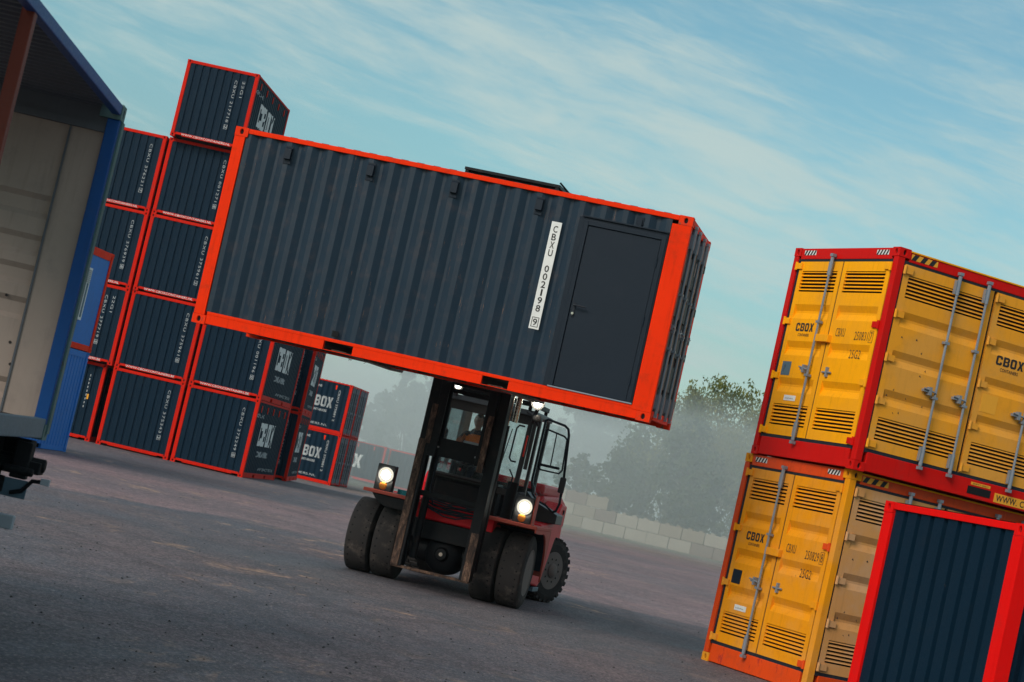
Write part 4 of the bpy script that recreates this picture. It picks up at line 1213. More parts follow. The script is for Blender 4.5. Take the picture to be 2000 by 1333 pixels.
for x0 in (-1.285, -0.885, 0.625, 1.015):
    w_ = MB(); w_.lathe(tyre_prof(0.35, TR), (x0, 0, TR), 'x', 64)
    # wear holes round the tread
    w_.idx = 1
    for i in range(30):
        a = 2 * PI * i / 30
        for xx in (0.07, 0.28):
            p_, q_ = Vector((math.cos(a), math.sin(a))), Vector((-math.sin(a), math.cos(a)))
            vs_ = [(x0 + xx + sx_ * 0.011, (p_ * (TR + .003) + q_ * sy_ * 0.011).x, TR + (p_ * (TR + .003) + q_ * sy_ * 0.011).y) for sx_, sy_ in ((-1, -1), (1, -1), (1, 1), (-1, 1))]
            w_.add(vs_, [(0, 1, 2, 3)])
    o = w_.build('wheel', ['tyre', 'hole'], fk, smooth=True)
    sgn = 1 if x0 > 0 else -1
    w_ = MB()
    xe = x0 + (0.35 if sgn > 0 else 0)
    w_.lathe([(0.355, 0.004 * sgn), (0.335, 0.006 * sgn), (0.345, 0.012 * sgn), (0.325, 0.008 * sgn), (0.31, -0.06 * sgn), (0.295, -0.20 * sgn), (0.12, -0.215 * sgn), (0.11, -0.12 * sgn), (0.0, -0.11 * sgn)], (xe, 0, TR), 'x', 40)
    rm = w_.build('rim', 'rim', o, smooth=True)
    w_ = MB()
    for i in range(10):
        a = 2 * PI * i / 10
        w_.lathe([(0.016, -0.225 * sgn), (0.016, -0.185 * sgn)], (xe, 0.19 * math.cos(a), TR + 0.19 * math.sin(a)), 'x', 6)
    w_.build('wheel_nut', 'mast', rm)
for x0 in (-1.12, 0.86):
    c = (x0, 3.55, 0.53)
    cm = (c[0] + 0.16, 3.55, 0.0)
    ST = Matrix.Translation(cm) @ Matrix.Rotation(R(-24), 4, 'Z') @ Matrix.Translation((-cm[0], -cm[1], 0))   # rear wheels are steered
    w_ = MB(ST); w_.lathe(tyre_prof(0.32, 0.515), c, 'x', 56)
    knobs(w_, c, 0.515, 0, 0.32, 26, 0.022, ((0.0, 0.46), (0.54, 1.0)), 0.55)
    o = w_.build('wheel', 'tyre', fk)
    sgn = 1 if x0 > 0 else -1
    xe = x0 + (0.32 if sgn > 0 else 0)
    w_ = MB(ST); w_.lathe([(0.31, 0.008 * sgn), (0.30, 0.0), (0.285, -0.05 * sgn), (0.265, -0.035 * sgn), (0.13, -0.03 * sgn), (0.115, 0.03 * sgn), (0.07, 0.06 * sgn), (0.0, 0.06 * sgn)], (xe, 3.55, 0.53), 'x', 40)
    rm = w_.build('rim', 'rim', o, smooth=True)
    w_ = MB(ST)
    for i in range(10):
        a = 2 * PI * i / 10
        w_.lathe([(0.018, -0.03 * sgn), (0.018, 0.012 * sgn)], (xe, 3.55 + 0.19 * math.cos(a), 0.53 + 0.19 * math.sin(a)), 'x', 6)
    w_.build('wheel_nut', 'mast', rm)
# axle with differential
m = MB(); m.tube([(-1.0, 0, TR), (-0.35, 0.02, TR), (-0.1, 0.05, TR + 0.0)], 0.13, 16, 0.20); m.tube([(1.1, 0, TR), (0.55, 0.02, TR), (0.2, 0.05, TR)], 0.13, 16, 0.2)
m.lathe([(0.0, -0.40), (0.08, -0.39), (0.11, -0.33), (0.20, -0.30), (0.27, -0.22), (0.30, -0.10), (0.30, 0.15), (0.2, 0.3), (0, 0.32)], (0.12, 0.05, TR - 0.02), 'y', 28)
m.build('drive_axle', 'mast', fk, smooth=True)
m = MB(); m.lathe([(0.0, -0.405), (0.028, -0.402), (0.03, -0.385)], (0.12, 0.05, TR - 0.02), 'y', 12); m.build('axle_plug', 'palepillar', fk)
# fenders
def fender(x0, x1, outer):
    m = MB()
    pts = [(-0.66, 1.185), (-0.66, 1.235), (0.60, 1.235), (0.66, 1.22), (0.70, 1.17), (0.74, 0.50), (0.70, 0.50), (0.655, 1.13), (0.60, 1.185)]
    m.prism(pts, 'x', x0, x1)
    return m
ff = fender(-1.15, -0.40, -1).build('fender', 'dustyred', fk, bevel=0.008)
m = MB(); m.prism([(-1.02, 1.183), (-0.50, 1.183), (-0.50, 1.02), (-0.80, 1.02), (-0.93, 1.08)], 'y', -0.62, 0.5); m.build('fender_bracket', 'mast', ff, bevel=0.01)
ff = fender(0.70, 1.47, 1).build('fender', 'dustyred', fk, bevel=0.008)
m = MB()   # outer cheek of the right fender with its rounded black arch lining
arch = [(-0.66, 1.185), (0.655, 1.185), (0.70, 0.50), (0.66, 0.42)]
for i in range(9):
    a = R(20) + i * R(80) / 8
    arch.append((0.02 + 0.62 * math.cos(a), 0.50 + 0.64 * math.sin(a)))
arch += [(-0.45, 1.13), (-0.66, 1.14)]
m.prism(arch, 'x', 1.445, 1.468); m.build('fender_cheek', 'dustyred', ff)
m = MB(); vs, fs = [], []
for i in range(12):
    a = R(5) + i * R(100) / 11
    for xx in (0.72, 1.44): vs.append((xx, 0.03 + 0.60 * math.cos(a), 0.52 + 0.63 * math.sin(a)))
for i in range(11): fs.append((2 * i, 2 * i + 1, 2 * i + 3, 2 * i + 2))
m.add(vs, fs); m.build('arch_liner', 'black', ff)
# body
m = MB()
m.box(-1.05, -0.52, 0.76, 2.2, 0.45, 1.25)
m.box(-0.50, 0.95, 0.55, 2.2, 0.42, 1.22)
m.box(-0.45, 0.78, -0.30, 0.55, 0.98, 1.20)
m.build('body', 'truckred', fk, bevel=0.02)
m = MB()   # right side panel with step and tank, tapering down towards the front wheel
m.prism([(0.76, 1.20), (0.76, 0.36), (1.62, 0.30), (1.78, 0.36), (2.30, 1.02), (2.62, 1.20), (2.85, 1.27), (2.85, 1.60), (2.35, 1.62), (1.95, 1.32), (0.80, 1.26)], 'x', 1.02, 1.29)
m.prism([(-0.0 + 0.76, 1.20), (0.76, 0.36), (1.62, 0.30), (1.78, 0.36), (2.30, 1.02), (2.85, 1.27), (2.85, 1.60), (2.35, 1.62), (1.95, 1.32), (0.80, 1.26)], 'x', -1.22, -0.98)
m.v = [(x_, y_, min(z_, 1.2)) if x_ < 0 else (x_, y_, z_) for x_, y_, z_ in m.v]
m.build('side_panel', 'truckred', fk, bevel=0.025)
m = MB(); m.box(1.295, 1.305, 2.50, 2.58, 1.46, 1.53); m.build('latch', 'hole', fk)
m = MB(); m.box(1.02, 1.30, 1.2, 1.72, 0.235, 0.298); m.build('step', 'greyrail', fk, bevel=0.006)
m = MB()
m.prism([(2.2, 0.50), (2.9, 0.50), (2.95, 1.15), (3.30, 1.20), (4.05, 1.15), (4.15, 0.5), (4.75, 0.55), (4.85, 1.0), (4.70, 1.62), (4.2, 1.72), (2.4, 1.68), (2.2, 1.5)], 'x', -0.98, 0.98)
m.build('counterweight', 'truckred', fk, bevel=0.05, seg=3)
m = MB(); m.box(-0.9, 0.95, 2.35, 4.3, 1.69, 1.86); m.build('engine_hood', 'truckred', fk, bevel=0.04)
# dashboard / cowl behind the mast
m = MB(); m.box(-0.42, 0.62, 0.32, 0.62, 1.16, 1.66); m.box(-0.34, 0.48, 0.24, 0.32, 1.22, 1.60); m.build('front_cowl', 'mast', fk, bevel=0.03)
m = MB(); m.box(-0.40, 0.62, 0.20, 0.60, 1.664, 1.70); m.build('cowl_top', 'cab', fk, bevel=0.006)
m = MB(); m.box(-0.35, 0.66, -0.36, -0.30, 1.20, 1.27); m.build('tilt_beam', 'truckred', fk, bevel=0.01)
m = MB(); m.box(-0.45, 0.75, -0.34, -0.24, 0.70, 0.97); m.build('lower_crossmember', 'mast', fk, bevel=0.01)
hz_ = MB()
rn = random.Random(2)
for i in range(9):
    z = 1.14 + i * 0.02; y = -0.46 + 0.03 * (i % 3)
    pts = [(-0.30, y, z + rn.uniform(-.02, .05))]
    for k_ in range(1, 6): pts.append((-0.30 + k_ * 0.18, y - 0.03, z - 0.05 * math.sin(k_ * 0.6) + rn.uniform(-.025, .025)))
    hz_.tube(pts, 0.012, 6)
hz_.tube([(0.50, -0.9, 1.9), (0.62, -0.85, 1.75), (0.64, -0.8, 1.5), (0.58, -0.7, 1.3)], 0.014, 6)
hz_.tube([(-0.14, -0.85, 3.0), (-0.13, -0.85, 1.9), (-0.15, -0.8, 1.4), (-0.1, -0.6, 1.2)], 0.014, 6)
hz_.tube([(0.86, -0.5, 1.95), (0.93, -0.5, 1.85), (0.92, -0.5, 1.7), (0.85, -0.5, 1.66)], 0.012, 6)
hz_.build('hydraulic_hose', 'black', fk, smooth=True)
# mast, tilted hardly at all
def channel(m, x, y, z0, z1, open_dir, w=0.14, d=0.22, t_=0.03):
    """C profile: web facing outwards, flanges front and rear"""
    xo, xi = (x, x + t_) if open_dir > 0 else (x - t_, x)
    m.box(xo, xi, y, y + d, z0, z1)
    a, b = (x, x + w) if open_dir > 0 else (x - w, x)
    m.box(a, b, y - 0.003, y + t_, z0, z1); m.box(a, b, y + d - t_, y + d + 0.003, z0, z1)
m = MB()
channel(m, -0.43, -0.98, 0.26, 3.25, 1, 0.15, 0.24)
channel(m, 0.735, -0.98, 0.26, 3.25, -1, 0.15, 0.24)
m.box(-0.40, 0.70, -0.80, -0.70, 2.95, 3.15); m.box(-0.40, 0.70, -0.78, -0.72, 1.30, 1.38); 
mo = m.build('outer_mast', 'mast', fk, bevel=0.006)
for (a, b) in ((-0.432, -0.325), (0.625, 0.737)):
    m = MB(); m.box(a, b, -0.996, -0.984, 0.26, 2.1 if a < 0 else 0.95); m.build('mast_face', 'mastface', mo)
m = MB(); m.box(-0.43, 0.735, -0.97, -0.90, 0.235, 0.275); m.build('mast_foot_bar', 'mastface', mo, bevel=0.006)
m = MB()
channel(m, -0.27, -1.06, 1.88, 4.9, 1, 0.13, 0.22)
channel(m, 0.575, -1.06, 1.88, 4.9, -1, 0.13, 0.22)
m.box(-0.27, 0.575, -0.99, -0.95, 1.90, 2.17)
m.box(-0.15, 0.46, -0.86, -0.80, 2.84, 2.90)
mi = m.build('inner_mast', 'mast', fk, bevel=0.006)
for (a, b) in ((-0.33, -0.25), (0.50, 0.585)):
    m = MB(); m.box(a, b, -1.078, -1.066, 1.80 if a > 0 else 2.05, 2.62); m.build('mast_face', 'mastface', mi)
m = MB()
for (x_, z_) in ((-0.13, 2.03), (0.43, 2.0)): m.lathe([(0.014, 0.0), (0.014, -0.012)], (x_, -0.99, z_), 'y', 10)
m.build('bolt', 'dullwhite', mi)
m = MB()
for x_ in (-0.05, 0.36):     # carriage behind the container, up against the mast
    m.box(x_ - 0.05, x_ + 0.05, -1.18, -1.06, 3.05, 3.6)
m.box(-0.85, 1.15, -1.28, -1.18, 3.06, 3.16); m.box(-0.85, 1.15, -1.28, -1.18, 3.45, 3.58)
ca = m.build('fork_carriage', 'mast', fk, bevel=0.008)
for xc in (-0.90, 1.18):
    m = MB()
    m.prism([(-1.30, 3.60), (-1.38, 3.60), (-1.42, 2.985), (-4.46, 2.90), (-4.46, 2.885), (-1.36, 2.93), (-1.30, 2.97)], 'x', xc - 0.10, xc + 0.10)
    m.build('fork', 'mastface', fk, bevel=0.004)
m = MB(); m.box(0.80, 1.25, -1.30, -1.18, 3.2, 3.3); m.box(-0.98, -0.6, -1.30, -1.18, 3.2, 3.3); m.build('fork_hanger', 'mast', fk)
# lift cylinders and chains
for x_ in (-0.21, 0.70):
    m = MB(); m.tube([(x_, -0.66, 0.4), (x_, -0.66, 2.55)], 0.055, 14); o = m.build('lift_cylinder', 'mast', fk, smooth=True)
    m = MB(); m.tube([(x_, -0.66, 2.55), (x_, -0.66, 3.6)], 0.034, 12); m.build('piston_rod', 'chrome', o, smooth=True)
m = MB(); m.tube([(0.80, -0.62, 2.62), (0.80, -0.62, 3.0)], 0.045, 14); m.build('accumulator', 'chrome', fk, smooth=True)
m = MB(); m.tube([(0.86, 0.0, 1.24), (0.87, 0.0, 1.78)], 0.085, 16); m.build('tank', 'mast', fk, smooth=True)
m = MB(); m.tube([(0.80, 0.25, 1.24), (0.95, 0.25, 1.62), (1.0, 0.3, 1.62)], 0.05, 10); m.build('air_intake', 'cab', fk, smooth=True)
# head lamps
def headlamp(x, z, ext=False):
    m = MB(); m.box(x - 0.145, x + 0.125, -0.60, -0.44, 1.237, 1.62); hb = m.build('headlight', 'cab', fk, bevel=0.012)
    m = MB(); m.lathe([(0.0, -0.628), (0.05, -0.626), (0.064, -0.62), (0.066, -0.61)], (x, 0, z), 'y', 28); m.build('bulb', 'lamp', hb, smooth=True)
    m = MB(); m.lathe([(0.066, -0.612), (0.105, -0.606), (0.11, -0.60)], (x, 0, z), 'y', 28); m.build('glow_lens', 'lampglow', hb, smooth=True)  # glowing ring imitates the halo around the bulb
    m = MB(); m.lathe([(0.11, -0.60), (0.118, -0.615), (0.125, -0.60)], (x, 0, z), 'y', 28); m.build('lamp_ring', 'cab', hb)
    m = MB(); m.lathe([(0.0, -0.625), (0.045, -0.618), (0.06, -0.60)], (x - 0.01, 0, 1.31), 'y', 20); m.build('indicator', 'amber', hb, smooth=True)
    if ext:
        m = MB(); m.box(x + 0.14, x + 0.155, -0.62, -0.40, 1.237, 1.66); m.build('lamp_guard', 'dustyred', hb)
    ld = bpy.data.lights.new('headlight_beam', 'SPOT'); ld.energy = 55; ld.spot_size = R(110); ld.spot_blend = 0.8; ld.color = (1, 0.93, 0.75); ld.shadow_soft_size = 0.08
    lo = bpy.data.objects.new('headlight_beam', ld); COL.objects.link(lo); lo.parent = hb; lo.location = (x, -0.66, z); lo.rotation_euler = (R(84), 0, 0)
headlamp(-0.88, 1.47)
headlamp(1.215, 1.47, True)
# cab
CXL, CXR, CY0, CY1 = -0.46, 0.88, 0.30, 1.95
m = MB()
for (x_, y_) in ((CXL, CY0), (CXR - 0.07, CY0)):
    m.prism([(y_, 1.62), (y_ + 0.08, 1.62), (y_ + 0.20, 2.80), (y_ + 0.12, 2.80)], 'x', x_, x_ + 0.07)
m.box(CXR - 0.06, CXR, CY1 - 0.08, CY1, 1.2, 2.8)
m.box(CXL, CXR, CY0 + 0.02, CY0 + 0.10, 1.56, 1.66)
m.box(CXL, CXR, CY0 + 0.12, CY0 + 0.20, 2.66, 2.80)
m.box(CXL, CXL + 0.05, CY0, CY1, 1.2, 1.50); m.box(CXR - 0.05, CXR, CY0 + 0.7, CY1, 1.2, 1.45)
m.box(CXL, CXR, CY1 - 0.05, CY1, 1.2, 1.75)
m.box(CXL, CXR, CY0 + 0.1, CY1, 1.16, 1.22)
cabf = m.build('cab_frame', 'cab', fk, bevel=0.012)
m = MB(); m.box(CXL + 0.005, CXL + 0.10, CY1 - 0.12, CY1 - 0.04, 1.75, 2.8); m.box(CXL + 0.16, CXL + 0.22, CY1 - 0.09, CY1 - 0.04, 1.3, 1.95); m.build('rear_pillar', 'palepillar', cabf, bevel=0.008)  # pale colour stands for light falling on this pillar
m = MB(); m.prism([(CY0 + 0.06, 2.80), (CY1 + 0.05, 2.80), (CY1 + 0.02, 2.88), (CY0 + 0.16, 2.88)], 'x', CXL - 0.02, CXR + 0.02)
rf = m.build('cab_roof', 'cab', fk, bevel=0.02)
m = MB()
for i in range(4): m.box(CXL + 0.1, CXR - 0.1, CY0 + 0.20 + i * 0.28, CY0 + 0.27 + i * 0.28, 2.97, 3.01)
for x_ in (CXL + 0.05, CXR - 0.12): m.box(x_, x_ + 0.06, CY0 + 0.05, CY1, 2.95, 3.02)
for x_ in (CXL + 0.05, CXR - 0.12):
    for y_ in (CY0 + 0.12, CY1 - 0.1): m.box(x_, x_ + 0.05, y_, y_ + 0.05, 2.88, 2.96)
m.build('roof_guard', 'mast', rf, bevel=0.006)
m = MB(); m.box(-0.32, 0.42, CY0 + 0.3, CY0 + 1.0, 2.89, 2.95); m.build('air_conditioner', 'charcoal', rf, bevel=0.015)
def glass(name, pts):
    m = MB(); n = len(pts)
    c = sum((Vector(p) for p in pts), Vector()) / n
    nrm = (Vector(pts[1]) - Vector(pts[0])).cross(Vector(pts[2]) - Vector(pts[0])).normalized() * 0.005
    vs = [tuple(Vector(p) + nrm) for p in pts] + [tuple(Vector(p) - nrm) for p in pts]
    m.add(vs, [tuple(range(n)), tuple(range(2 * n - 1, n - 1, -1))] + [(i, (i + 1) % n, n + (i + 1) % n, n + i) for i in range(n)])
    return m
glass('g', [(CXL + 0.07, CY0 + 0.05, 1.66), (CXR - 0.07, CY0 + 0.05, 1.66), (CXR - 0.07, CY0 + 0.155, 2.66), (CXL + 0.07, CY0 + 0.155, 2.66)]).build('windscreen', 'glass', cabf)
glass('g', [(CXL + 0.02, CY0 + 0.1, 1.50), (CXL + 0.02, CY1 - 0.1, 1.50), (CXL + 0.02, CY1 - 0.1, 2.78), (CXL + 0.02, CY0 + 0.22, 2.78)]).build('side_window', 'glass', cabf)
glass('g', [(CXL + 0.1, CY1 - 0.02, 1.76), (CXR - 0.06, CY1 - 0.02, 1.76), (CXR - 0.06, CY1 - 0.02, 2.78), (CXL + 0.1, CY1 - 0.02, 2.78)]).build('rear_window', 'glass', cabf)
m = MB(); m.tube([(0.55, CY0 + 0.02, 1.9), (0.60, CY0 + 0.10, 2.55)], 0.008, 6); m.box(0.54, 0.56, CY0 - 0.0, CY0 + 0.04, 1.72, 2.1); m.build('wiper', 'black', cabf)
m = MB(); m.tube([(0.80, CY0 - 0.02, 2.62), (0.72, CY0 - 0.05, 2.62), (0.69, CY0 - 0.06, 2.57), (0.68, CY0 - 0.06, 2.12), (0.71, CY0 - 0.04, 2.08), (0.78, CY0 - 0.02, 2.08)], 0.013, 8); m.build('grab_rail', 'black', cabf, smooth=True)
m = MB(); m.box(0.90, 0.95, CY0 + 0.02, CY0 + 0.10, 2.0, 2.76); m.box(0.955, 1.0, CY0 + 0.1, CY0 + 0.2, 1.25, 2.80); m.build('door_post', 'cab', cabf, bevel=0.01)
m = MB(); m.box(0.855, 0.875, CY0 - 0.01, CY0 + 0.012, 2.18, 2.50); m.build('reflector', 'redlens', cabf)
# open cab door, swung out square to the cab
DY = 1.15
dg = empty('door', (0, 0, 0)); dg.parent = fk
def loop(m, pts, r, y=DY): m.tube([(p[0], y, p[1]) for p in pts] + [(pts[0][0], y, pts[0][1])], r, 8)
m = MB()
m.tube([(x_, DY, z_) for x_, z_ in [(0.93, 1.85), (0.93, 2.80), (0.97, 2.83), (1.24, 2.79), (1.30, 2.75), (1.33, 2.66), (1.40, 2.0), (1.42, 1.62), (1.39, 1.50), (1.34, 1.47)]], 0.020, 8)
m.tube([(x_, DY, z_) for x_, z_ in [(0.93, 1.85), (0.98, 1.68), (1.06, 1.60), (1.22, 1.55), (1.34, 1.47)]], 0.016, 8)
d1 = m.build('door_frame', 'black', dg, smooth=True)
m = MB(); loop(m, [(0.99, 2.68), (1.27, 2.63), (1.32, 2.59), (1.35, 2.12), (1.31, 2.06), (1.02, 2.06), (0.98, 2.10)], 0.014, DY - 0.02); m.tube([(1.145, DY - 0.02, 2.65), (1.16, DY - 0.02, 2.12)], 0.010, 6)
m.box(1.0, 1.30, DY - 0.05, DY, 2.115, 2.155); m.build('window_frame', 'black', dg, smooth=True)
glass('g', [(0.95, DY, 1.85), (0.95, DY, 2.78), (1.26, DY, 2.75), (1.31, DY, 2.66), (1.38, DY, 2.0), (1.40, DY, 1.62), (1.34, DY, 1.50), (1.08, DY, 1.62)]).build('pane', 'glass', dg)
m = MB(); m.box(1.355, 1.45, DY - 0.07, DY - 0.02, 1.78, 2.02); m.build('mirror', 'cab', dg, bevel=0.02, seg=3)
# dark floor wedge under the door opening
m = MB(); m.prism([(1.0, 1.58), (1.40, 1.44), (1.40, 1.30), (0.86, 1.26), (0.86, 1.70)], 'y', 1.30, 1.9); m.build('mud_shield', 'cab', fk, bevel=0.01)
# work lamps
def worklamp(x, y, z, r, mat, energy):
    m = MB(); m.lathe([(0.0, 0.09), (r * 0.8, 0.07), (r * 1.15, 0.0), (r * 1.15, -0.02)], (x, y, z), 'y', 20); o = m.build('work_lamp', 'cab', fk, smooth=True)
    m = MB(); m.lathe([(0.0, -0.034), (r * 0.6, -0.03), (r * 0.72, -0.022)], (x, y, z), 'y', 24); m.build('bulb', mat, o, smooth=True)
    m = MB(); m.lathe([(r * 0.72, -0.024), (r, -0.018)], (x, y, z), 'y', 24); m.build('glow_lens', 'lampglow', o, smooth=True)
    ld = bpy.data.lights.new('work_lamp_beam', 'SPOT'); ld.energy = energy; ld.spot_size = R(140); ld.spot_blend = 0.8; ld.color = (1, 0.9, 0.68); ld.shadow_soft_size = 0.06
    lo = bpy.data.objects.new('work_lamp_beam', ld); COL.objects.link(lo); lo.parent = o; lo.location = (x, y - 0.06, z); lo.rotation_euler = (R(88), 0, 0)
worklamp(0.98, -0.10, 2.985, 0.09, 'lamp', 45)
worklamp(-0.24, -0.1, 2.985, 0.065, 'lampsmall', 6)
m = MB(); m.tube([(0.93, 0.10, 2.70), (0.95, 0.02, 2.80), (0.98, -0.02, 2.92)], 0.03, 8); m.tube([(0.80, 0.2, 2.84), (0.96, 0.1, 2.78), (1.02, 0.1, 2.66)], 0.022, 8)
m.lathe([(0.0, 0.0), (0.06, 0.01), (0.07, 0.05), (0.05, 0.10), (0.0, 0.11)], (1.0, 0.0, 2.72), 'z', 14)
m.tube([(-0.345, 0.36, 2.86), (-0.24, 0.0, 2.95)], 0.02, 8)
m.build('lamp_bracket', 'cab', fk, smooth=True)
# seat and steering wheel
m = MB(); m.box(-0.28, 0.22, 1.0, 1.5, 1.62, 1.77); m.prism([(1.42, 1.75), (1.56, 1.75), (1.66, 2.36), (1.56, 2.38)], 'x', -0.26, 0.20); m.box(-0.2, 0.14, 1.05, 1.45, 1.22, 1.62); m.build('seat', 'fabric', fk, bevel=0.04, seg=3)
m = MB()
ring = [(-0.03 + 0.17 * math.cos(a), 0.72 + 0.15 * math.sin(a), 1.95 + 0.09 * math.sin(a)) for a in [i * PI / 10 for i in range(21)]]
m.tube(ring, 0.014, 6, cap=False); m.tube([(-0.03, 0.72, 1.95), (-0.03, 0.60, 1.6)], 0.025, 8); m.tube([(-0.2, 0.72, 1.95), (0.14, 0.72, 1.95)], 0.010, 6)
m.build('steering_wheel', 'black', fk, smooth=True)

# ------------------------------------------------------------------ driver
def skinned(name, mat, chain, root, parent, sub=2):
    """chain: dict name -> (pos, radius, parent name)"""
    names = list(chain)
    me = bpy.data.meshes.new(name)
    me.from_pydata([chain[k][0] for k in names], [(names.index(k), names.index(chain[k][2])) for k in names if chain[k][2]], [])
    o = bpy.data.objects.new(name, me); COL.objects.link(o)
    sk = o.modifiers.new('skin', 'SKIN'); sk.use_smooth_shade = True
    for i, k in enumerate(names):
        v = me.skin_vertices[0].data[i]
        r_ = chain[k][1]
        v.radius = r_ if isinstance(r_, tuple) else (r_, r_)
        v.use_root = (k == root)
    ss = o.modifiers.new('sub', 'SUBSURF'); ss.levels = sub; ss.render_levels = sub
    me.materials.append(MAT[mat])
    if parent: o.parent = parent
    return o
pm = Matrix.Translation(Vector(FO)) @ Matrix.Rotation(FYAW, 4, 'Z')
pl_ = pm @ Vector((-0.06, 1.10, 1.83))
pe = empty('person', pl_, (0, 0, FYAW), 'driver in orange and navy work jacket seated at the wheel inside the forklift cab', 'person')
S = {  # local: x right of picture, y away, z up, hips at origin
    'hip': ((0, 0, 0.10), (0.15, 0.12), None), 'waist': ((0, 0.03, 0.26), (0.14, 0.105), 'hip'), 'chest': ((0, 0.03, 0.42), (0.165, 0.12), 'waist'),
    'neckb': ((0, 0.02, 0.55), (0.08, 0.07), 'chest'), 'neck': ((0, 0.01, 0.62), 0.055, 'neckb'),
    'ls': ((-0.17, 0.03, 0.50), 0.068, 'chest'), 'le': ((-0.25, -0.12, 0.30), 0.048, 'ls'), 'lw': ((-0.17, -0.40, 0.24), 0.032, 'le'),
    'rs': ((0.17, 0.03, 0.50), 0.068, 'chest'), 're': ((0.26, -0.10, 0.30), 0.048, 'rs'), 'rw': ((0.17, -0.40, 0.24), 0.032, 're'),
    'lh': ((-0.09, -0.02, 0.06), 0.088, 'hip'), 'lk': ((-0.13, -0.43, 0.04), 0.062, 'lh'), 'la': ((-0.13, -0.52, -0.40), 0.045, 'lk'), 'lt': ((-0.13, -0.68, -0.46), 0.038, 'la'),
    'rh': ((0.09, -0.02, 0.06), 0.088, 'hip'), 'rk': ((0.13, -0.43, 0.04), 0.062, 'rh'), 'ra': ((0.13, -0.52, -0.40), 0.045, 'rk'), 'rt': ((0.13, -0.68, -0.46), 0.038, 'ra'),
}
skinned('body', 'navycloth', S, 'hip', pe)
J = {k: S[k] for k in ('waist', 'chest', 'neckb', 'ls', 'le', 'rs', 're')}
J = dict(J); J['waist'] = ((0, 0.03, 0.16), (0.165, 0.13), None); J['chest'] = ((0, 0.03, 0.40), (0.18, 0.135), 'waist')
J['lw2'] = ((-0.18, -0.36, 0.245), 0.045, 'le'); J['rw2'] = ((0.18, -0.36, 0.245), 0.045, 're')
skinned('jacket', 'hivis', J, 'waist', pe)
m = MB(); m.lathe([(0.203, 0.0), (0.200, 0.045)], (0, 0.03, 0.36), 'z', 24); m.M = Matrix.Scale(1, 4)
m.v = [(x_ * 1.0, 0.03 + (y_ - 0.03) * 0.76, z_) for x_, y_, z_ in m.v]; m.build('reflective_band', 'reflective', pe)
m = MB(); m.lathe([(0.135, 0.0), (0.10, 0.05), (0.075, 0.08)], (0, 0.03, 0.53), 'z', 24)
m.v = [(x_, 0.03 + (y_ - 0.03) * 0.80, z_) for x_, y_, z_ in m.v]; m.build('shoulder_yoke', 'navycloth', pe, smooth=True)
# head: one shaped surface, turned a little to the picture's left
def head(parent):
    bm = bmesh.new()
    bmesh.ops.create_uvsphere(bm, u_segments=40, v_segments=28, radius=1.0)
    for v in bm.verts:
        x, y, z = v.co
        px, py, pz = x * 0.077, y * 0.097, z * 0.118
        if z < 0:
            k = 1 + 0.33 * z; px *= k; py *= (1 + 0.16 * z)
        if y < 0:    # face towards -y
            f = -y
            nose = math.exp(-((x / 0.16) ** 2)) * math.exp(-(((z + 0.10) / 0.20) ** 2))
            py -= 0.020 * nose * f
            brow = math.exp(-(((z - 0.20) / 0.10) ** 2)) * math.exp(-((x / 0.55) ** 2)); py -= 0.006 * brow * f
            for s in (-1, 1): py += 0.012 * math.exp(-(((x - s * 0.40) / 0.17) ** 2)) * math.exp(-(((z - 0.04) / 0.11) ** 2)) * f
            chin = math.exp(-(((z + 0.82) / 0.18) ** 2)) * math.exp(-((x / 0.4) ** 2)); py -= 0.012 * chin * f
            lip = math.exp(-(((z + 0.45) / 0.06) ** 2)) * math.exp(-((x / 0.3) ** 2)); py -= 0.006 * lip * f
        v.co = (px, py, pz)
    me = bpy.data.meshes.new('head'); bm.to_mesh(me); bm.free()
    me.polygons.foreach_set('use_smooth', [True] * len(me.polygons)); me.materials.append(MAT['skin'])
    o = bpy.data.objects.new('head', me); COL.objects.link(o); o.parent = parent
    o.location = (0, 0.0, 0.735); o.rotation_euler = (R(6), 0, R(-18))
    h = MB()
    hv = []
    bm = bmesh.new(); bmesh.ops.create_uvsphere(bm, u_segments=28, v_segments=18, radius=1.0)
    for v in bm.verts:
        x, y, z = v.co
        v.co = (x * 0.081, y * 0.101 + 0.008, z * 0.120 + 0.006)
    dele = [v for v in bm.verts if (v.co.y < -0.03 and v.co.z < 0.062) or v.co.z < -0.03 and v.co.y < 0.03 or v.co.z < -0.06]
    bmesh.ops.delete(bm, geom=dele, context='VERTS')
    me2 = bpy.data.meshes.new('hair'); bm.to_mesh(me2); bm.free()
    me2.polygons.foreach_set('use_smooth', [True] * len(me2.polygons)); me2.materials.append(MAT['hair'])
    ho = bpy.data.objects.new('hair', me2); COL.objects.link(ho); ho.parent = o
    for s in (-1, 1):
        e_ = MB(); e_.lathe([(0.0, 0.0), (0.010, 0.004), (0.0115, 0.0)], (s * 0.030, -0.079, 0.005), 'y', 12); e_.build('eye', 'ink', o)
        e_ = MB(); e_.lathe([(0.006, -0.006), (0.026, 0.0), (0.030, 0.008), (0.018, 0.014), (0.0, 0.012)], (0, 0, 0), 'x', 14)
        e_.v = [(s * (0.074 + q[0]), 0.012 + q[1] * 0.65, -0.004 + q[2]) for q in e_.v]; e_.build('ear', 'skin', o, smooth=True)
        e_ = MB(); e_.box(s * 0.030 - 0.016, s * 0.030 + 0.016, -0.094, -0.084, 0.022, 0.028); e_.build('eyebrow', 'hair', o)
    e_ = MB(); e_.box(-0.022, 0.022, -0.096, -0.088, -0.056, -0.050); e_.build('mouth', 'rustpost', o)
head(pe)
n_ = MB(); n_.tube([(0, 0.012, 0.57), (0, 0.008, 0.70)], 0.052, 14, 0.048); n_.build('neck', 'skin', pe, smooth=True)
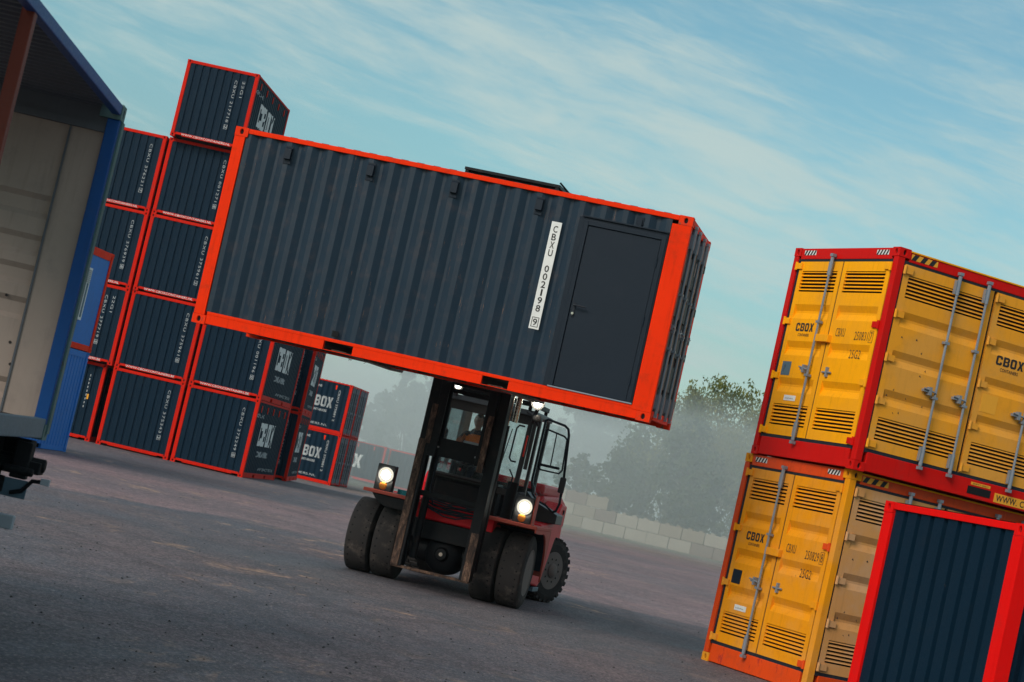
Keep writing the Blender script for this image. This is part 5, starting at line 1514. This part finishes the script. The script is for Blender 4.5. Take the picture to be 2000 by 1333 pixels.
for s, wk in ((-1, 'lw'), (1, 'rw')):
    wx, wy, wz = S[wk][0]
    H = {'w': ((wx, wy + 0.03, wz), 0.027, None), 'p': ((wx - s * 0.005, wy - 0.05, wz + 0.0), (0.038, 0.018), 'w')}
    for i in range(4):
        fx = wx - s * 0.005 + (i - 1.5) * 0.019
        ln = (0.036, 0.042, 0.039, 0.030)[i]
        H['a%d' % i] = ((fx, wy - 0.085, wz + 0.008), 0.0095, 'p')
        H['b%d' % i] = ((fx, wy - 0.085 - ln * 0.75, wz - 0.006), 0.0088, 'a%d' % i)
        H['c%d' % i] = ((fx, wy - 0.085 - ln * 0.55, wz - 0.034), 0.008, 'b%d' % i)
    H['t1'] = ((wx - s * 0.045, wy - 0.03, wz - 0.004), 0.011, 'p'); H['t2'] = ((wx - s * 0.052, wy - 0.07, wz - 0.014), 0.0095, 't1')
    skinned('hand', 'skin', H, 'w', pe, 1)

# ------------------------------------------------------------------ strap rolls lying on the left fender
def strap(name, lx, ly, lz, r, mat, label, upright):
    p = pm @ Vector((lx, ly, lz))
    o = empty(name, p, (R(90) if upright else 0, 0, FYAW + random.uniform(-.4, .4)), label, 'strap roll')
    m = MB()
    prof_ = [(r * 0.62, -0.035), (r, -0.035), (r * 1.01, 0.0), (r, 0.035), (r * 0.62, 0.035), (r * 0.62, -0.035)]
    vs, fs = [], []
    n = 24
    for q, (rr, hh) in enumerate(prof_[:-1]):
        for j in range(n):
            a = 2 * PI * j / n; vs.append((rr * math.cos(a), rr * math.sin(a), hh))
    for q in range(5):
        for j in range(n): fs.append((q * n + j, q * n + (j + 1) % n, ((q + 1) % 5) * n + (j + 1) % n, ((q + 1) % 5) * n + j))
    m.add(vs, fs); m.tube([(r, 0, 0), (r + 0.05, 0.02, -0.0), (r + 0.08, -0.02, -0.01)], 0.012, 5)
    m.build('webbing', mat, o)
strap('strap_roll', -0.64, -0.35, 1.272, 0.075, 'teal', 'teal strap roll on the left fender, the nearer one to the lit lamp', False)
strap('strap_roll', -0.53, -0.50, 1.272, 0.085, 'teal', 'larger dark teal strap roll on the fender, nearest the mast', False)
strap('strap_roll', -0.50, -0.25, 1.272 + 0.05, 0.075, 'orange', 'orange strap roll leaning behind the teal ones on the fender', True)

# ------------------------------------------------------------------ block wall at the far edge of the yard
def block_wall():
    P0, P1 = Vector((3.0, 136.9, 0)), Vector((24.0, 123.5, 0))
    d = (P1 - P0); n_ = int(d.length / 1.62); ang = math.atan2(d.y, d.x)
    m = MB()
    rn = random.Random(4)
    for row in range(3):
        off = 0.8 * (row % 2)
        for i in range(n_):
            x0 = i * 1.62 + off
            if row == 2 and x0 > 5.6: continue
            zj = rn.uniform(-0.012, 0.012); yj = rn.uniform(-0.03, 0.03)
            m.idx = rn.choice((0, 0, 1, 2))
            z0 = row * 0.76 - 0.02
            m.box(x0 + 0.012, x0 + 1.605, yj, yj + 0.8, z0 + 0.012, z0 + 0.755)
            top = (row == 2) or (row == 1 and x0 > 5.4)
            if top:
                for k_ in range(2):
                    cx_ = x0 + 0.4 + k_ * 0.8
                    m.box(cx_ - 0.16, cx_ + 0.16, yj + 0.2, yj + 0.55, z0 + 0.755, z0 + 0.85)
    a = paint('concrete_block_grey', (0.25, 0.22, 0.175), 0.9, 0.3, dirt_amt=0.5, dirt=(0.12, 0.11, 0.10))
    b = paint('concrete_block_light', (0.31, 0.285, 0.24), 0.9, 0.3, dirt_amt=0.4, dirt=(0.16, 0.15, 0.13))
    c = paint('concrete_block_brown', (0.20, 0.165, 0.14), 0.9, 0.3, dirt_amt=0.5, dirt=(0.10, 0.09, 0.08))
    o = m.build('block_wall', [a, b, c], bevel=0.03)
    o.location = P0; o.rotation_euler = (0, 0, ang)
    tag(o, 'low wall of stacked pale concrete blocks along the far edge of the yard', 'wall')
block_wall()

# ------------------------------------------------------------------ trees
def leaf_mat(name, c1, c2):
    m, t = new_mat(name)
    oc = t.node('ShaderNodeTexCoord').outputs['Object']
    n1 = t.noise(oc, 0.55, 3, 0.6)
    n2 = t.noise(oc, 4.0, 3, 0.7)
    c = t.mix(t.rng(t.math('ADD', t.math('MULTIPLY', n1, 0.6), t.math('MULTIPLY', n2, 0.4)), 0.38, 0.62), c1, c2)
    d = t.node('ShaderNodeBsdfDiffuse', {'Color': c})
    tr_ = t.node('ShaderNodeBsdfTranslucent', {'Color': c})
    p = t.node('ShaderNodeMixShader', {0: 0.3, 1: d.outputs[0], 2: tr_.outputs[0]})
    finish(t, p.outputs[0])
    return m
LM = [leaf_mat('willow_leaves', (0.09, 0.12, 0.035), (0.21, 0.20, 0.06)), leaf_mat('dark_leaves', (0.028, 0.050, 0.018), (0.075, 0.095, 0.03))]
BARK = paint('bark', (0.06, 0.045, 0.035), 0.9, 0.4)
def tree(base, h, rad, seed, nleaf, mat, label, kind='tree', trunk=0.3, droop=0.0, lean=0.0, low=0.18, size=0.22, name='tree', group=None):
    rn = random.Random(seed)
    e = empty(name, base, (0, 0, rn.uniform(0, 6)), label, 'tree', group)
    tb = MB()
    tips = []
    def grow(p, d, ln, r, depth):
        pts = [p]
        q = p.copy(); dd = d.copy()
        for i in range(4):
            dd = (dd + Vector((rn.uniform(-.16, .16), rn.uniform(-.16, .16), rn.uniform(-.04, .10)))).normalized()
            q = q + dd * ln / 4
            pts.append(q.copy())
        tb.tube(pts, r, 7 if depth < 2 else 5, r * 0.5)
        if depth >= 3:
            tips.append((q, depth)); tips.append((pts[2], depth)); return
        nb = 4 if depth == 0 else 3
        for i in range(nb + (depth == 0)):
            a = 2 * PI * (i + rn.random() * 0.6) / nb
            sp = rn.uniform(0.45, 0.95) if depth else rn.uniform(0.35, 0.8)
            nd = (dd + Vector((math.cos(a), math.sin(a), 0)) * sp + Vector((0, 0, 0.12))).normalized()
            start = pts[rn.choice((2, 3, 4))] if depth else pts[rn.choice((1, 2, 3, 4))]
            grow(start, nd, ln * rn.uniform(0.62, 0.82), r * 0.52, depth + 1)
        if depth: tips.append((q, depth))
    grow(Vector((0, 0, -0.1)), Vector((lean, 0, 1)).normalized(), h * 0.36, trunk, 0)
    tb.build('trunk', BARK, e, smooth=True)
    # scale factors so the crown reaches the wanted size
    zs = [t_[0].z for t_ in tips]; rs = [math.hypot(t_[0].x, t_[0].y) for t_ in tips]
    lm = MB()
    vs, fs = [], []
    ntip = len(tips)
    # extra random clump centres filling the crown volume, uneven outline
    cl_ = []
    for (p, d_) in tips:
        k = min(1.0, rad / max(0.1, math.hypot(p.x, p.y)))
        cl_.append((Vector((p.x * k, p.y * k, min(p.z, h * 0.97))), rn.uniform(0.5, 1.1) * rad * 0.20))
    for i in range(int(ntip * 0.9)):
        a = rn.uniform(0, 2 * PI); zz = rn.uniform(low, 1.0)
        rr = rad * math.sqrt(max(0.02, 1 - ((zz - 0.52) / 0.50) ** 2)) * (0.72 + 0.5 * mnoise.noise(Vector((math.cos(a) * 1.3, math.sin(a) * 1.3, zz * 3 + seed)))) * math.sqrt(rn.uniform(0.25, 1))
        cl_.append((Vector((rr * math.cos(a), rr * math.sin(a), zz * h)), rn.uniform(0.45, 1.2) * rad * 0.17))
    per = max(4, int(nleaf / len(cl_)))
    b = 0
    for (c, cr) in cl_:
        if rn.random() < 0.08: continue
        for i in range(per):
            v = Vector((rn.gauss(0, 1), rn.gauss(0, 1), rn.gauss(0, 1)))
            v = v.normalized() * cr * rn.random() ** 0.45
            p = c + v
            if droop: p.z -= droop * rn.random() ** 2 * cr * 1.6; 
            if p.z < 0.3: continue
            s = size * rn.uniform(0.55, 1.25)
            u = Vector((rn.uniform(-1, 1), rn.uniform(-1, 1), rn.uniform(-1, 1) - droop * 1.2)).normalized()
            w_ = u.orthogonal().normalized(); w_ = (w_ * math.cos(i) + u.cross(w_) * math.sin(i))
            lw = 0.22 if droop else 0.42
            vs += [tuple(p - u * s * 0.5), tuple(p + w_ * s * lw), tuple(p + u * s * 0.6), tuple(p - w_ * s * lw)]
            fs.append((b, b + 1, b + 2, b + 3)); b += 4
    me = bpy.data.meshes.new('crown'); me.from_pydata(vs, [], fs); me.materials.append(mat)
    o = bpy.data.objects.new('crown', me); COL.objects.link(o); o.parent = e
    return e
def at(px, Yd, z=0.0):
    """world x on the plane y=Yd for the column of the photo px at height z"""
    # solve px for given z by iterating over py
    best = None
    for py in range(500, 1300, 4):
        a, b = (px - 1000) / 4004.2, (666.5 - py) / 4004.2
        k = _d + _r2 * a + _u2 * b
        tt = Yd / k.y
        zz = CAMH + k.z * tt
        if best is None or abs(zz - z) < best[0]: best = (abs(zz - z), k.x * tt)
    return best[1]
tree((at(1362, 147), 147, 0), 12.2, 7.2, 11, 36000, LM[0], 'tall willow-like tree with feathery yellow-green crown left of the yellow containers', trunk=0.36, droop=0.9, low=0.12, size=0.29, name='willow_tree')
tree((at(1468, 152), 152, 0), 12.9, 5.4, 12, 20000, LM[0], 'second feathery tall tree partly behind the yellow container stack', trunk=0.34, droop=0.9, low=0.12, size=0.29, name='willow_tree')
tree((at(1240, 150), 150, 0), 9.6, 3.9, 21, 9000, LM[1], 'dark bushy tree behind the block wall, left of the tall willow', trunk=0.25, low=0.10, size=0.30)
tree((at(1195, 146), 146, 0), 5.6, 3.4, 22, 8000, LM[1], 'low dark bush spreading left of the bushy tree behind the wall', trunk=0.18, low=0.08, size=0.28, name='bush')
tree((at(1300, 143), 143, 0), 9.0, 3.2, 23, 7000, LM[1], 'dark tree under the right end of the lifted container', trunk=0.22, low=0.08, size=0.30)
tree((at(1345, 141), 141, 0), 5.5, 3.0, 24, 8000, LM[1], 'dark undergrowth tree at the foot of the willow behind the wall', trunk=0.16, low=0.06, size=0.28, name='bush')
tree((at(1120, 205), 205, 0), 16.0, 5.5, 31, 12000, LM[1], 'faint misty tree seen just right of the forklift cab top', trunk=0.3, low=0.25, size=0.45, group=None)
tree((at(1112, 150), 150, 0), 5.0, 1.7, 32, 4000, LM[1], 'small misty bush beside the forklift mirror above the wall', trunk=0.12, low=0.10, size=0.28, name='bush')
tree((at(770, 185), 185, -0.3), 11.2, 3.3, 41, 9000, LM[1], 'misty pointed tree left of the forklift mast above the far container', trunk=0.22, low=0.2, size=0.42)
tree((at(822, 190), 190, -0.3), 9.2, 3.4, 42, 9000, LM[1], 'misty round tree touching the left edge of the forklift mast', trunk=0.22, low=0.15, size=0.42)
tree((at(722, 195), 195, -0.3), 7.4, 2.6, 43, 7000, LM[1], 'small misty tree just right of the lettered container pair', trunk=0.2, low=0.2, size=0.42)

# ------------------------------------------------------------------ air
def vol_box(name, x0, x1, y0, y1, z0, z1, dens, col, label, aniso=0.2):
    m, t = new_mat(name + '_air')
    v = t.node('ShaderNodeVolumePrincipled', {'Color': tuple(col) + (1,), 'Density': dens, 'Anisotropy': aniso})
    t.node('ShaderNodeOutputMaterial', {'Volume': v.outputs[0]})
    mb = MB(); mb.box(x0, x1, y0, y1, z0, z1)
    o = mb.build(name, m)
    tag(o, label, 'mist', None, 'stuff')
    return o
vol_box('haze', -905, 905, -45, 1605, -1.4, 20.0, 0.00012, (0.80, 0.97, 1.0), 'thin blue-grey haze filling the yard')
vol_box('mist', -60, 60, 106, 260, -1.0, 9.0, 0.0185, (0.92, 0.99, 1.0), 'pale low bank of mist over the far side of the yard and the trees')

# the prototype itself becomes the last container of the second row's far end (hidden prototypes are not kept)
def kill(o):
    for ch in [x_ for x_ in bpy.data.objects if x_.parent == o]: kill(ch)
    bpy.data.objects.remove(o)
kill(proto)
